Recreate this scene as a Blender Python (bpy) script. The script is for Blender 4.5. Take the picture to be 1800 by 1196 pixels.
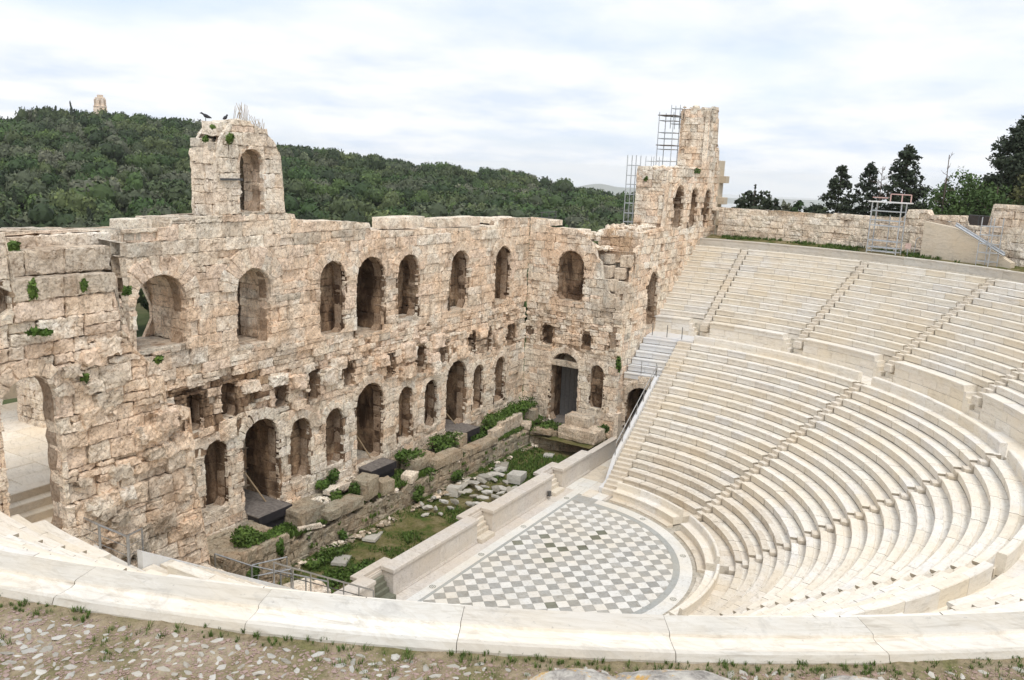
import bpy, math, random
import numpy as np
from mathutils import Matrix, Vector
random.seed(11); rng=np.random.default_rng(11)
for o in list(bpy.data.objects): bpy.data.objects.remove(o)
SC=bpy.context.scene; COL=SC.collection
PI=math.pi; rad=math.radians
# ------------------------------------------------------------------ camera
CAM=np.array([-37.5216,-21.2780,20.8941]); YAW,PITCH,ROLL,FPX=0.546194,0.205154,0.039819,1471.371
_f=np.array([math.cos(PITCH)*math.cos(YAW),math.cos(PITCH)*math.sin(YAW),-math.sin(PITCH)])
_r0=np.array([math.sin(YAW),-math.cos(YAW),0]); _u0=np.cross(_r0,_f)
_r=math.cos(ROLL)*_r0+math.sin(ROLL)*_u0; _u=-math.sin(ROLL)*_r0+math.cos(ROLL)*_u0
cd=bpy.data.cameras.new('camera'); cam=bpy.data.objects.new('camera',cd); COL.objects.link(cam)
cam.matrix_world=Matrix(((_r[0],_u[0],-_f[0],CAM[0]),(_r[1],_u[1],-_f[1],CAM[1]),(_r[2],_u[2],-_f[2],CAM[2]),(0,0,0,1)))
cd.sensor_width=36; cd.lens=FPX/1800*36; cd.clip_start=.1; cd.clip_end=30000
SC.camera=cam
# ------------------------------------------------------------------ light and exposure
SUN_EL,SUN_AZ=60,-135      # azimuth measured from +X, counter-clockwise
w=bpy.data.worlds.new('World'); SC.world=w; w.use_nodes=True; nt=w.node_tree; nt.nodes.clear()
def N_(nt,t,**k):
    n=nt.nodes.new(t)
    for a,b in k.items():
        if a.startswith('i_'): n.inputs[a[2:]].default_value=b
        else: setattr(n,a,b)
    return n
wo=N_(nt,'ShaderNodeOutputWorld'); bg=N_(nt,'ShaderNodeBackground'); bg.inputs['Strength'].default_value=1.0
sky=N_(nt,'ShaderNodeTexSky'); sky.sky_type='NISHITA'; sky.sun_disc=False; sky.sun_elevation=rad(SUN_EL)
sky.sun_rotation=rad(90-SUN_AZ); sky.air_density=1.0; sky.dust_density=1.5
sk=N_(nt,'ShaderNodeVectorMath',operation='SCALE'); sk.inputs[3].default_value=.10
nt.links.new(sky.outputs[0],sk.inputs[0])
tc=N_(nt,'ShaderNodeTexCoord'); sp=N_(nt,'ShaderNodeSeparateXYZ'); nt.links.new(tc.outputs['Generated'],sp.inputs[0])
# project the direction on a cloud layer so that clouds flatten towards the horizon
ab=N_(nt,'ShaderNodeMath',operation='ABSOLUTE'); nt.links.new(sp.outputs[2],ab.inputs[0])
ad=N_(nt,'ShaderNodeMath',operation='ADD'); ad.inputs[1].default_value=.16; nt.links.new(ab.outputs[0],ad.inputs[0])
cb=N_(nt,'ShaderNodeCombineXYZ')
for i in (0,1):
    dv=N_(nt,'ShaderNodeMath',operation='DIVIDE'); nt.links.new(sp.outputs[i],dv.inputs[0]); nt.links.new(ad.outputs[0],dv.inputs[1]); nt.links.new(dv.outputs[0],cb.inputs[i])
n1=N_(nt,'ShaderNodeTexNoise'); n1.inputs['Scale'].default_value=.62; n1.inputs['Detail'].default_value=7; n1.inputs['Roughness'].default_value=.5; n1.inputs['Distortion'].default_value=.35
nt.links.new(cb.outputs[0],n1.inputs['Vector'])
rp=N_(nt,'ShaderNodeValToRGB'); rp.color_ramp.interpolation='EASE'
e=rp.color_ramp.elements; e[0].position=.30; e[0].color=(.35,.35,.35,1); e[1].position=.52; e[1].color=(1,1,1,1)
nt.links.new(n1.outputs[0],rp.inputs[0])
n2=N_(nt,'ShaderNodeTexNoise'); n2.inputs['Scale'].default_value=1.5; n2.inputs['Detail'].default_value=8; n2.inputs['Roughness'].default_value=.55
nt.links.new(cb.outputs[0],n2.inputs['Vector'])
cr=N_(nt,'ShaderNodeValToRGB'); e=cr.color_ramp.elements; e[0].position=.34; e[0].color=(.51,.565,.65,1); e[1].position=.56; e[1].color=(.665,.675,.695,1)
nt.links.new(n2.outputs[0],cr.inputs[0])
# the thin veil between the clouds: the clear sky, whitened
veil=N_(nt,'ShaderNodeMixRGB'); veil.inputs[0].default_value=.72; veil.inputs[2].default_value=(.52,.60,.71,1)
nt.links.new(sk.outputs[0],veil.inputs[1])
mx=N_(nt,'ShaderNodeMixRGB'); nt.links.new(rp.outputs[0],mx.inputs[0]); nt.links.new(veil.outputs[0],mx.inputs[1]); nt.links.new(cr.outputs[0],mx.inputs[2])
nt.links.new(mx.outputs[0],bg.inputs[0]); nt.links.new(bg.outputs[0],wo.inputs[0])
sl=bpy.data.lights.new('sun','SUN'); sl.energy=1.25; sl.angle=rad(22); sl.color=(1,.96,.9)
so=bpy.data.objects.new('sun',sl); COL.objects.link(so)
sd=Vector((math.cos(rad(SUN_EL))*math.cos(rad(SUN_AZ)),math.cos(rad(SUN_EL))*math.sin(rad(SUN_AZ)),math.sin(rad(SUN_EL))))
so.rotation_euler=sd.to_track_quat('Z','Y').to_euler(); so.location=(0,0,60)
vs=SC.view_settings; vs.view_transform='Standard'; vs.look='None'; vs.gamma=1; vs.exposure=0.66; vs.use_curve_mapping=False

# ------------------------------------------------------------------ noise
_perm=np.random.default_rng(5).permutation(256).astype(np.int64); _perm=np.concatenate([_perm,_perm])
_g=np.random.default_rng(6).normal(size=(256,3)); _g/=np.linalg.norm(_g,axis=1)[:,None]
def perlin(P):
    P=np.asarray(P,float); i=np.floor(P).astype(np.int64); f=P-i; i&=255
    u=f*f*f*(f*(f*6-15)+10); out=0
    for dx in (0,1):
        for dy in (0,1):
            for dz in (0,1):
                h=_perm[_perm[_perm[(i[...,0]+dx)&255]+((i[...,1]+dy)&255)]+((i[...,2]+dz)&255)]
                g=_g[h]; d=f-np.array([dx,dy,dz])
                wt=(u[...,0] if dx else 1-u[...,0])*(u[...,1] if dy else 1-u[...,1])*(u[...,2] if dz else 1-u[...,2])
                out=out+wt*(g*d).sum(-1)
    return out
def fbm(P,octv=3,gain=.5):
    P=np.asarray(P,float); a=1; s=0; t=0
    for k in range(octv):
        s=s+a*perlin(P*2.03**k+17.3*k); t+=a; a*=gain
    return s/t*1.7
def view_score(c,w,h,n):
    d=np.asarray(c)-CAM; L=np.linalg.norm(d); z=d@_f
    if z<1: return 0
    x=900+FPX*(d@_r)/z; y=598-FPX*(d@_u)/z
    if not(-60<x<1860 and -60<y<1256): return 0
    return w*h*(abs(d@np.asarray(n))/L+.05)/L/L*FPX*FPX
# ------------------------------------------------------------------ materials
def ramp(nt,fac,stops,interp='LINEAR'):
    r=nt.nodes.new('ShaderNodeValToRGB'); r.color_ramp.interpolation=interp; el=r.color_ramp.elements
    while len(el)<len(stops): el.new(.5)
    for e,(p,c) in zip(el,stops): e.position=p; e.color=(*c,1) if len(c)==3 else c
    if fac is not None: nt.links.new(fac,r.inputs[0])
    return r.outputs[0]
def noise(nt,vec,scale,detail=5,rough=.55,dist=0.):
    n=nt.nodes.new('ShaderNodeTexNoise'); n.inputs['Scale'].default_value=scale; n.inputs['Detail'].default_value=detail
    n.inputs['Roughness'].default_value=rough; n.inputs['Distortion'].default_value=dist; nt.links.new(vec,n.inputs['Vector']); return n.outputs[0]
def mix(nt,fac,a,b,mode='MIX'):
    m=nt.nodes.new('ShaderNodeMixRGB'); m.blend_type=mode
    for s,v in ((0,fac),(1,a),(2,b)):
        if isinstance(v,(int,float)): m.inputs[s].default_value=v
        elif isinstance(v,tuple): m.inputs[s].default_value=(*v,1)
        else: nt.links.new(v,m.inputs[s])
    return m.outputs[0]
def scalev(nt,vec,s):
    m=nt.nodes.new('ShaderNodeVectorMath'); m.operation='MULTIPLY'; m.inputs[1].default_value=s; nt.links.new(vec,m.inputs[0]); return m.outputs[0]
def newmat(name,rough=.85,spec=.2):
    m=bpy.data.materials.new(name); m.use_nodes=True; nt=m.node_tree; b=nt.nodes['Principled BSDF']
    b.inputs['Roughness'].default_value=rough; b.inputs['Specular IOR Level'].default_value=spec
    g=nt.nodes.new('ShaderNodeNewGeometry'); return m,nt,b,g.outputs['Position']
def bump(nt,b,h,strength,dist=.05):
    n=nt.nodes.new('ShaderNodeBump'); n.inputs['Strength'].default_value=strength; n.inputs['Distance'].default_value=dist
    nt.links.new(h,n.inputs['Height']); nt.links.new(n.outputs[0],b.inputs['Normal'])
def vor(nt,vec,scale,feature='F1',rnd=1):
    v=nt.nodes.new('ShaderNodeTexVoronoi'); v.feature=feature; v.inputs['Scale'].default_value=scale; v.inputs['Randomness'].default_value=rnd
    nt.links.new(vec,v.inputs['Vector']); return v
def math_(nt,op,a,b=None):
    m=nt.nodes.new('ShaderNodeMath'); m.operation=op
    for s,v in ((0,a),(1,b)):
        if v is None: continue
        if isinstance(v,(int,float)): m.inputs[s].default_value=v
        else: nt.links.new(v,m.inputs[s])
    return m.outputs[0]
def stone_mat(name,cols,stain=.6,crack=.55,soot=0.,bmp=1.0,stainc=(.10,.075,.05)):
    m,nt,b,P=newmat(name,.92,.15)
    at=nt.nodes.new('ShaderNodeAttribute'); at.attribute_name='rnd'; R=at.outputs['Fac']
    n=len(cols); base=ramp(nt,R,[((i+.0)/n,c) for i,c in enumerate(cols)],'CONSTANT')
    wp=noise(nt,P,1.1,4,.6)
    big=noise(nt,P,.42,5,.6,.4)
    c=mix(nt,ramp(nt,big,[(.40,(0,0,0)),(.62,(1,1,1))]),base,tuple(np.array(cols[1 if n>1 else 0])*np.array((1.0,.91,.83))))
    mid=noise(nt,P,3.2,7,.66,.5)
    c=mix(nt,.85,c,ramp(nt,mid,[(.27,(.52,.46,.40)),(.43,(1,1,1)),(.70,(1.22,1.20,1.15))]),'MULTIPLY')
    # ochre and rust blotches
    bl=noise(nt,P,1.9,6,.65,.8); c=mix(nt,ramp(nt,bl,[(.62,(0,0,0)),(.74,(.6,.6,.6))]),c,(.55,.38,.24))
    wx=noise(nt,P,.55,7,.68,1.1); c=mix(nt,ramp(nt,wx,[(.50,(0,0,0)),(.66,(.62,.62,.62))]),c,(.36,.25,.165))
    wy=noise(nt,scalev(nt,P,(1,1,1.8)),2.4,8,.75,.8); c=mix(nt,ramp(nt,wy,[(.54,(0,0,0)),(.64,(.55,.55,.55))]),c,(.24,.17,.12))
    # grey lichen crust
    ln=noise(nt,P,1.35,8,.7,.3); c=mix(nt,ramp(nt,ln,[(.60,(0,0,0)),(.72,(stain,stain,stain))]),c,(.34,.325,.30))
    # vertical water streaks
    st=noise(nt,scalev(nt,P,(2.6,2.6,.30)),1.3,6,.65,.2); c=mix(nt,ramp(nt,st,[(.55,(0,0,0)),(.74,(stain,stain,stain))]),c,stainc)
    # fine pits and cracks of the eroded stone
    wv=nt.nodes.new('ShaderNodeVectorMath'); wv.operation='ADD'; nt.links.new(P,wv.inputs[0])
    wn=nt.nodes.new('ShaderNodeTexNoise'); wn.inputs['Scale'].default_value=2.2; wn.inputs['Detail'].default_value=4; nt.links.new(P,wn.inputs['Vector'])
    ws=scalev(nt,wn.outputs['Color'],(.8,.8,.8)); nt.links.new(ws,wv.inputs[1])
    v=vor(nt,wv.outputs[0],2.3,'DISTANCE_TO_EDGE'); ck=ramp(nt,v.outputs['Distance'],[(.0,(1,1,1)),(.022,(0,0,0))])
    gate=ramp(nt,noise(nt,P,.9,3),[(.46,(0,0,0)),(.60,(1,1,1))]); cf=math_(nt,'MULTIPLY',ck,gate); cf=math_(nt,'MULTIPLY',cf,crack*.55)
    c=mix(nt,cf,c,(.09,.06,.04))
    fine=noise(nt,P,13,5,.7); c=mix(nt,.9,c,ramp(nt,fine,[(.30,(.26,.20,.15)),(.43,(.98,.97,.96)),(.64,(1.20,1.19,1.17))]),'MULTIPLY')
    pit=noise(nt,P,5.5,6,.72,1.2); c=mix(nt,.92,c,ramp(nt,pit,[(.29,(.24,.17,.12)),(.39,(.82,.77,.72)),(.47,(1.03,1.02,1.01)),(.66,(1.20,1.19,1.18))]),'MULTIPLY')
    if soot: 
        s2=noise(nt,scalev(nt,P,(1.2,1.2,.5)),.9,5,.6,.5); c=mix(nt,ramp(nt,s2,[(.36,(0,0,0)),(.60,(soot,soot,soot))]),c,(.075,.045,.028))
    h=math_(nt,'ADD',math_(nt,'ADD',math_(nt,'MULTIPLY',mid,.7),math_(nt,'MULTIPLY',pit,.6)),math_(nt,'MULTIPLY',fine,.3)); v2=vor(nt,wv.outputs[0],6.5,'DISTANCE_TO_EDGE'); ck2=ramp(nt,v2.outputs['Distance'],[(.0,(1,1,1)),(.045,(0,0,0))]); cf2=math_(nt,'MULTIPLY',math_(nt,'MULTIPLY',ck2,ramp(nt,mid,[(.48,(0,0,0)),(.62,(1,1,1))])),crack*.35)
    h=math_(nt,'SUBTRACT',math_(nt,'SUBTRACT',h,math_(nt,'MULTIPLY',cf,.8)),math_(nt,'MULTIPLY',cf2,.4)); c=mix(nt,cf2,c,(.14,.09,.06))
    nt.links.new(c,b.inputs['Base Color']); bump(nt,b,h,1.0*bmp,.14)
    return m
M={}
WARM=[(.83,.735,.61),(.82,.70,.575),(.86,.785,.67),(.82,.68,.56),(.84,.75,.63),(.79,.735,.645),(.88,.83,.74),(.83,.69,.57)]
M['stone']=stone_mat('weathered_poros_stone',WARM)
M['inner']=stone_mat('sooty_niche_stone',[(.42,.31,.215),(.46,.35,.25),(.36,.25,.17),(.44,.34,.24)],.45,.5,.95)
M['grey']=stone_mat('grey_weathered_stone',[(.60,.56,.49),(.66,.61,.53),(.55,.52,.46),(.68,.60,.50)],.7,.6)
M['pale']=stone_mat('pale_wall_stone',[(.82,.77,.675),(.85,.80,.72),(.79,.73,.63),(.82,.75,.64)],.45,.6)
M['base']=stone_mat('foundation_stone',[(.37,.34,.27),(.43,.39,.315),(.31,.29,.235)],.8,.5)
M['mortar']=stone_mat('rubble_mortar',[(.40,.32,.25)],.3,.6)
M['scree']=stone_mat('pebbly_rubble_core',[(.74,.62,.48),(.68,.55,.41)],.3,.9)
def marble(name,cols,vein=.35,dirt=.35,dirtc=(.33,.27,.20),rough=.55,bm=.25,warm=0.):
    m,nt,b,P=newmat(name,rough,.3)
    oi=nt.nodes.new('ShaderNodeObjectInfo'); n=len(cols); base=ramp(nt,oi.outputs['Random'],[(i/n,c) for i,c in enumerate(cols)],'CONSTANT')
    off=nt.nodes.new('ShaderNodeVectorMath'); off.operation='ADD'; nt.links.new(P,off.inputs[0])
    cm=nt.nodes.new('ShaderNodeCombineXYZ'); r9=math_(nt,'MULTIPLY',oi.outputs['Random'],91.); nt.links.new(r9,cm.inputs[0]); nt.links.new(r9,cm.inputs[2]); nt.links.new(cm.outputs[0],off.inputs[1])
    Q=off.outputs[0]
    vn=noise(nt,scalev(nt,Q,(1,.35,1.6)),1.7,7,.62,1.6); c=mix(nt,vein,base,ramp(nt,vn,[(.30,(.72,.70,.67)),(.47,(1,1,1)),(.52,(.80,.76,.70)),(.58,(1.03,1.02,1.0)),(.8,(.90,.85,.76))]),'MULTIPLY')
    sx=nt.nodes.new('ShaderNodeSeparateXYZ'); nt.links.new(P,sx.inputs[0]); rr=math_(nt,'POWER',math_(nt,'ADD',math_(nt,'MULTIPLY',sx.outputs[0],sx.outputs[0]),math_(nt,'MULTIPLY',sx.outputs[1],sx.outputs[1])),.5)
    pv=nt.nodes.new('ShaderNodeCombineXYZ'); nt.links.new(math_(nt,'MULTIPLY',rr,5.),pv.inputs[0]); nt.links.new(math_(nt,'MULTIPLY',math_(nt,'ARCTAN2',sx.outputs[1],sx.outputs[0]),22.),pv.inputs[1]); nt.links.new(math_(nt,'ADD',math_(nt,'MULTIPLY',sx.outputs[2],5.),r9),pv.inputs[2])
    sn=noise(nt,pv.outputs[0],1.6,7,.66,.7); c=mix(nt,min(1.,vein*2.2),c,ramp(nt,sn,[(.32,(.74,.71,.67)),(.46,(.98,.97,.95)),(.6,(1.03,1.02,1.01))]),'MULTIPLY')
    yl=noise(nt,P,.35,4,.6); c=mix(nt,ramp(nt,yl,[(.42,(0,0,0)),(.66,(.55,.55,.55))]),c,tuple(np.array(cols[0])*np.array((1.0,.91,.77))))
    d=noise(nt,P,1.6,7,.72,.6); c=mix(nt,ramp(nt,d,[(.55,(0,0,0)),(.74,(dirt,dirt,dirt))]),c,dirtc)
    s=noise(nt,P,9,6,.7); c=mix(nt,ramp(nt,s,[(.62,(0,0,0)),(.74,(dirt,dirt,dirt))]),c,tuple(np.array(dirtc)*.7))
    nt.links.new(c,b.inputs['Base Color']); bump(nt,b,math_(nt,'ADD',d,math_(nt,'MULTIPLY',s,.5)),bm,.03)
    return m
CREAM=[(.81,.78,.715),(.80,.76,.685),(.83,.81,.77),(.81,.77,.70),(.77,.715,.62),(.83,.80,.75),(.76,.745,.72),(.82,.785,.72)]
M['seat']=marble('cream_marble',CREAM,.45,.30)
M['seat_old']=marble('worn_cream_marble',[(.72,.675,.60),(.67,.615,.535),(.76,.72,.66),(.70,.65,.575)],.6,.7,(.24,.19,.14),.7,.6)
M['seat_new']=marble('new_white_marble',[(.72,.73,.74),(.69,.70,.72)],.15,.12,(.5,.5,.5),.45,.1)
M['stage_marble']=marble('aged_grey_cream_marble',[(.64,.605,.57),(.67,.635,.595),(.62,.58,.545)],.45,.45,(.30,.25,.21),.6,.3)
M['floor_white']=marble('white_floor_marble',[(.74,.74,.72),(.71,.71,.69),(.77,.765,.74),(.72,.70,.66)],.35,.30,(.40,.36,.30),.5,.1)
M['floor_grey']=marble('grey_floor_marble',[(.40,.405,.40),(.44,.445,.435),(.36,.365,.355),(.46,.46,.445),(.39,.395,.385)],.9,.5,(.17,.15,.11),.5,.1)
M['floor_dark']=marble('blackened_floor_marble',[(.19,.20,.16),(.24,.25,.21)],.9,.8,(.08,.07,.045),.6,.1)
M['band_grey']=marble('grey_band_marble',[(.42,.44,.44),(.39,.41,.41)],.5,.3,(.3,.3,.28),.5,.1)
M['pave']=marble('passage_paving_marble',[(.86,.78,.66),(.82,.73,.60),(.88,.81,.70)],.4,.35,(.38,.30,.21),.6,.2)
M['rock']=marble('broken_white_marble',[(.50,.49,.46),(.42,.41,.38),(.56,.55,.52),(.36,.345,.31)],.6,.6,(.22,.21,.17),.8,.7)
M['gstone']=marble('pinkish_limestone',[(.36,.265,.24),(.40,.315,.29),(.27,.20,.175),(.34,.26,.20),(.44,.38,.355),(.33,.245,.22),(.38,.29,.265)],.5,.5,(.25,.20,.15),.85,.7)
def plain(name,c,rough=.6,metal=0,var=.15):
    m,nt,b,P=newmat(name,rough,.4); b.inputs['Metallic'].default_value=metal
    n=noise(nt,P,6,5,.6); nt.links.new(mix(nt,1,tuple(c),ramp(nt,n,[(.3,(1-var,)*3),(.7,(1+var,)*3)]),'MULTIPLY'),b.inputs['Base Color']); return m
M['steel']=plain('brushed_steel',(.42,.42,.42),.35,.8)
M['galv']=plain('galvanised_tube',(.50,.52,.54),.45,.6)
M['darksteel']=plain('dark_steel',(.10,.10,.10),.5,.5)
M['wood_dark']=plain('weathered_boards',(.17,.15,.135),.85,0,.4)
M['black']=plain('black_fascia',(.022,.02,.024),.7)
M['timber']=plain('pale_timber',(.36,.27,.17),.8)
M['concrete']=marble('rough_concrete_render',[(.66,.59,.49)],.6,.7,(.34,.29,.23),.95,1.2)
M['pier']=marble('smooth_beige_stone',[(.56,.49,.39),(.60,.53,.43),(.53,.46,.36)],.3,.3,(.34,.28,.2),.8,.3)
M['blue']=plain('blue_paint',(.03,.12,.22),.5)
M['sign']=plain('pinkish_sign',(.62,.45,.40),.6)
M['bird']=plain('dark_feathers',(.03,.03,.035),.7)
M['monument']=stone_mat('monument_marble',[(.80,.70,.60)],.3,.4)
def leafmat(name,cols,rough=.7):
    m,nt,b,P=newmat(name,rough,.25)
    oi=nt.nodes.new('ShaderNodeObjectInfo'); n=len(cols); c=ramp(nt,oi.outputs['Random'],[(i/max(1,n-1),k) for i,k in enumerate(cols)])
    at=nt.nodes.new('ShaderNodeAttribute'); at.attribute_name='rnd'
    c=mix(nt,1,c,ramp(nt,at.outputs['Fac'],[(0,(.62,.64,.60)),(.6,(1,1,1)),(1,(1.5,1.45,1.25))]),'MULTIPLY')
    nz=noise(nt,P,.05,3); c=mix(nt,ramp(nt,nz,[(.4,(0,0,0)),(.62,(.5,.5,.5))]),c,tuple(np.array(cols[-1])*np.array((1.1,1.0,1.0))))
    nt.links.new(c,b.inputs['Base Color']); return m
M['leaf']=leafmat('woodland_foliage',[(.050,.095,.028),(.095,.145,.042),(.026,.046,.018),(.125,.155,.058),(.068,.092,.043),(.15,.155,.11),(.055,.105,.028),(.022,.038,.016)])
M['cypress']=leafmat('cypress_foliage',[(.028,.042,.024),(.040,.054,.028)])
M['broad']=leafmat('broadleaf_foliage',[(.05,.095,.028),(.075,.125,.035)])
M['olive']=leafmat('olive_brown_foliage',[(.10,.105,.04),(.085,.09,.035)])
M['weed']=leafmat('weeds',[(.07,.14,.022),(.11,.17,.038),(.05,.10,.018)])
M['bark']=plain('bark',(.12,.09,.07),.9)
def ground_mat(name,c1,c2,c3,s=.5):
    m,nt,b,P=newmat(name,.95,.1); a=noise(nt,P,s,7,.65,.4); d=noise(nt,P,s*9,6,.7)
    c=ramp(nt,a,[(.34,c1),(.50,c2),(.64,c3)]); c=mix(nt,.8,c,ramp(nt,d,[(.3,(.5,.48,.44)),(.5,(1,1,1)),(.72,(1.35,1.3,1.25))]),'MULTIPLY')
    nt.links.new(c,b.inputs['Base Color']); bump(nt,b,math_(nt,'ADD',a,d),.8,.08); return m
M['lawn']=ground_mat('mossy_ground',(.06,.10,.02),(.145,.13,.055),(.24,.20,.115),.75)
M['earth']=ground_mat('gravelly_earth',(.19,.18,.08),(.33,.265,.175),(.42,.35,.25),1.3)
M['hill']=ground_mat('hillside_ground',(.035,.055,.02),(.07,.085,.035),(.12,.11,.06),.03)
M['plain']=ground_mat('far_plain',(.42,.42,.42),(.5,.5,.49),(.34,.36,.36),.003)
M['bed']=ground_mat('earth_bed',(.40,.36,.30),(.46,.42,.35),(.5,.46,.4),.5)
M['seat_end_shade']=marble('rough_shaded_slab_end_marble',[(.40,.36,.30),(.46,.42,.35)],.5,.7,(.16,.13,.10),.9,.5)  # rough, grimy slab ends, also darkened to paint the shade in the aisle notches
M['rim']=marble('weathered_rim_marble',[(.63,.60,.55),(.61,.578,.52),(.65,.63,.585),(.62,.585,.53)],.45,.6,(.34,.32,.29),.75,.35)
M['trough']=marble('dusty_tread_marble',[(.80,.77,.71),(.77,.73,.665),(.82,.80,.75)],.6,.5,(.30,.265,.22),.8,.3)
# ------------------------------------------------------------------ object helpers
def link(name,me,mat,parent=None,loc=(0,0,0),rz=0.,smooth=False):
    o=bpy.data.objects.new(name,me); COL.objects.link(o); o.location=loc; o.rotation_euler=(0,0,rz)
    if mat is not None and not me.materials: me.materials.append(mat)
    if parent is not None: o.parent=parent
    return o
def mesh(name,V,F,rnd=None,smooth=False):
    me=bpy.data.meshes.new(name)
    V=np.asarray(V,float); me.from_pydata(V.tolist() if len(V) else [],[],F); 
    if rnd is not None:
        a=me.attributes.new('rnd','FLOAT','POINT'); a.data.foreach_set('value',np.asarray(rnd,np.float32))
    if smooth: me.polygons.foreach_set('use_smooth',[True]*len(me.polygons))
    return me
def tag(o,label=None,cat=None,group=None,kind=None):
    if label: o['label']=label
    if cat: o['category']=cat
    if group: o['group']=group
    if kind: o['kind']=kind
    return o
def empty(name,loc=(0,0,0),label=None,cat=None,group=None,kind=None):
    o=bpy.data.objects.new(name,None); COL.objects.link(o); o.location=loc; o.empty_display_size=.3
    return tag(o,label,cat,group,kind)
class MB:
    def __init__(s): s.V=[];s.F=[];s.R=[];s.n=0
    def add(s,V,F,r=None):
        V=np.asarray(V,float); s.V.append(V); s.F+= [tuple(i+s.n for i in f) for f in F]; s.n+=len(V)
        s.R.append(np.full(len(V),random.random() if r is None else r)); return s
    def box(s,x0,x1,y0,y1,z0,z1,c=0.,rz=0,o=(0,0,0),r=None):
        V,F=cbox(x0,x1,y0,y1,z0,z1,c)
        if rz: 
            cs,sn=math.cos(rz),math.sin(rz); V=np.c_[V[:,0]*cs-V[:,1]*sn,V[:,0]*sn+V[:,1]*cs,V[:,2]]
        return s.add(V+np.array(o),F,r)
    def tube(s,a,b,r,n=6):
        a=np.array(a,float);b=np.array(b,float); d=b-a; L=np.linalg.norm(d); d/=L; t=np.array([0,0,1.]) if abs(d[2])<.9 else np.array([1.,0,0])
        x=np.cross(d,t); x/=np.linalg.norm(x); y=np.cross(d,x); V=[];
        for p in (a,b):
            for k in range(n): th=2*PI*k/n; V.append(p+r*(math.cos(th)*x+math.sin(th)*y))
        F=[(k,(k+1)%n,n+(k+1)%n,n+k) for k in range(n)]+[tuple(range(n))[::-1],tuple(range(n,2*n))]
        return s.add(V,F)
    def build(s,name,mat,parent=None,loc=(0,0,0),smooth=False,kind=None):
        V=np.concatenate(s.V) if s.V else np.zeros((0,3)); me=mesh(name,V,s.F,np.concatenate(s.R) if s.R else [],smooth)
        o=link(name,me,mat,parent,loc); 
        if kind: o['kind']=kind
        return o
def cbox(x0,x1,y0,y1,z0,z1,c=0.):
    if c<=0:
        V=[(x,y,z) for z in (z0,z1) for y in (y0,y1) for x in (x0,x1)]
        return np.array(V,float),[(0,2,3,1),(4,5,7,6),(0,1,5,4),(2,6,7,3),(0,4,6,2),(1,3,7,5)]
    V=[];
    for z,i in ((z0,0),(z1-c,0),(z1,c)):
        V+=[(x0+i+ (0),y0+i,z),(x1-i,y0+i,z),(x1-i,y1-i,z),(x0+i,y1-i,z)]
    F=[(3,2,1,0),(8,9,10,11)]
    for k in (0,4): F+=[(k+a,k+(a+1)%4,k+4+(a+1)%4,k+4+a) for a in range(4)]
    return np.array(V,float),F
# ------------------------------------------------------------------ masonry
class Op:            # an opening in a facade: c = centre, w = width, arched or square
    def __init__(s,c,w,z0,z1,arch=True,wob=.04): s.c=c;s.w=w;s.h=w/2;s.z0=z0;s.z1=z1;s.arch=arch;s.sp=z1-w/2 if arch else z1; s.wob=wob
    def inside(s,u,v,e=0.):
        x=np.abs(u-s.c); r=s.h-e
        i=(x<r)&(v>s.z0+e)&(v<s.sp)
        if s.arch: i|=(v>=s.sp)&(x*x+(v-s.sp)**2<r*r)
        else: i&=(v<s.z1-e)
        return i
    def snap(s,u,v):
        u=u.copy();v=v.copy(); x=u-s.c
        up=s.arch&(v>=s.sp); L=np.hypot(x,v-s.sp)+1e-9
        nu=np.where(up,s.c+x/L*s.h,u); nv=np.where(up,s.sp+(v-s.sp)/L*s.h,v)
        ds=s.h-np.abs(x); db=v-s.z0; dt=(s.z1-v) if not s.arch else np.full_like(v,9.)
        lo=~up; side=lo&(ds<=db)&(ds<=dt); bot=lo&(db<ds)&(db<=dt); top=lo&(dt<ds)&(dt<db)
        nu=np.where(side,s.c+np.sign(x+1e-9)*s.h,nu); nv=np.where(bot,s.z0,nv); nv=np.where(top,s.z1,nv)
        return nu,nv
def prof(pts):
    xs=np.array([p[0] for p in pts],float); zs=np.array([p[1] for p in pts],float); 
    return lambda u: np.interp(u,xs,zs)
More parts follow.
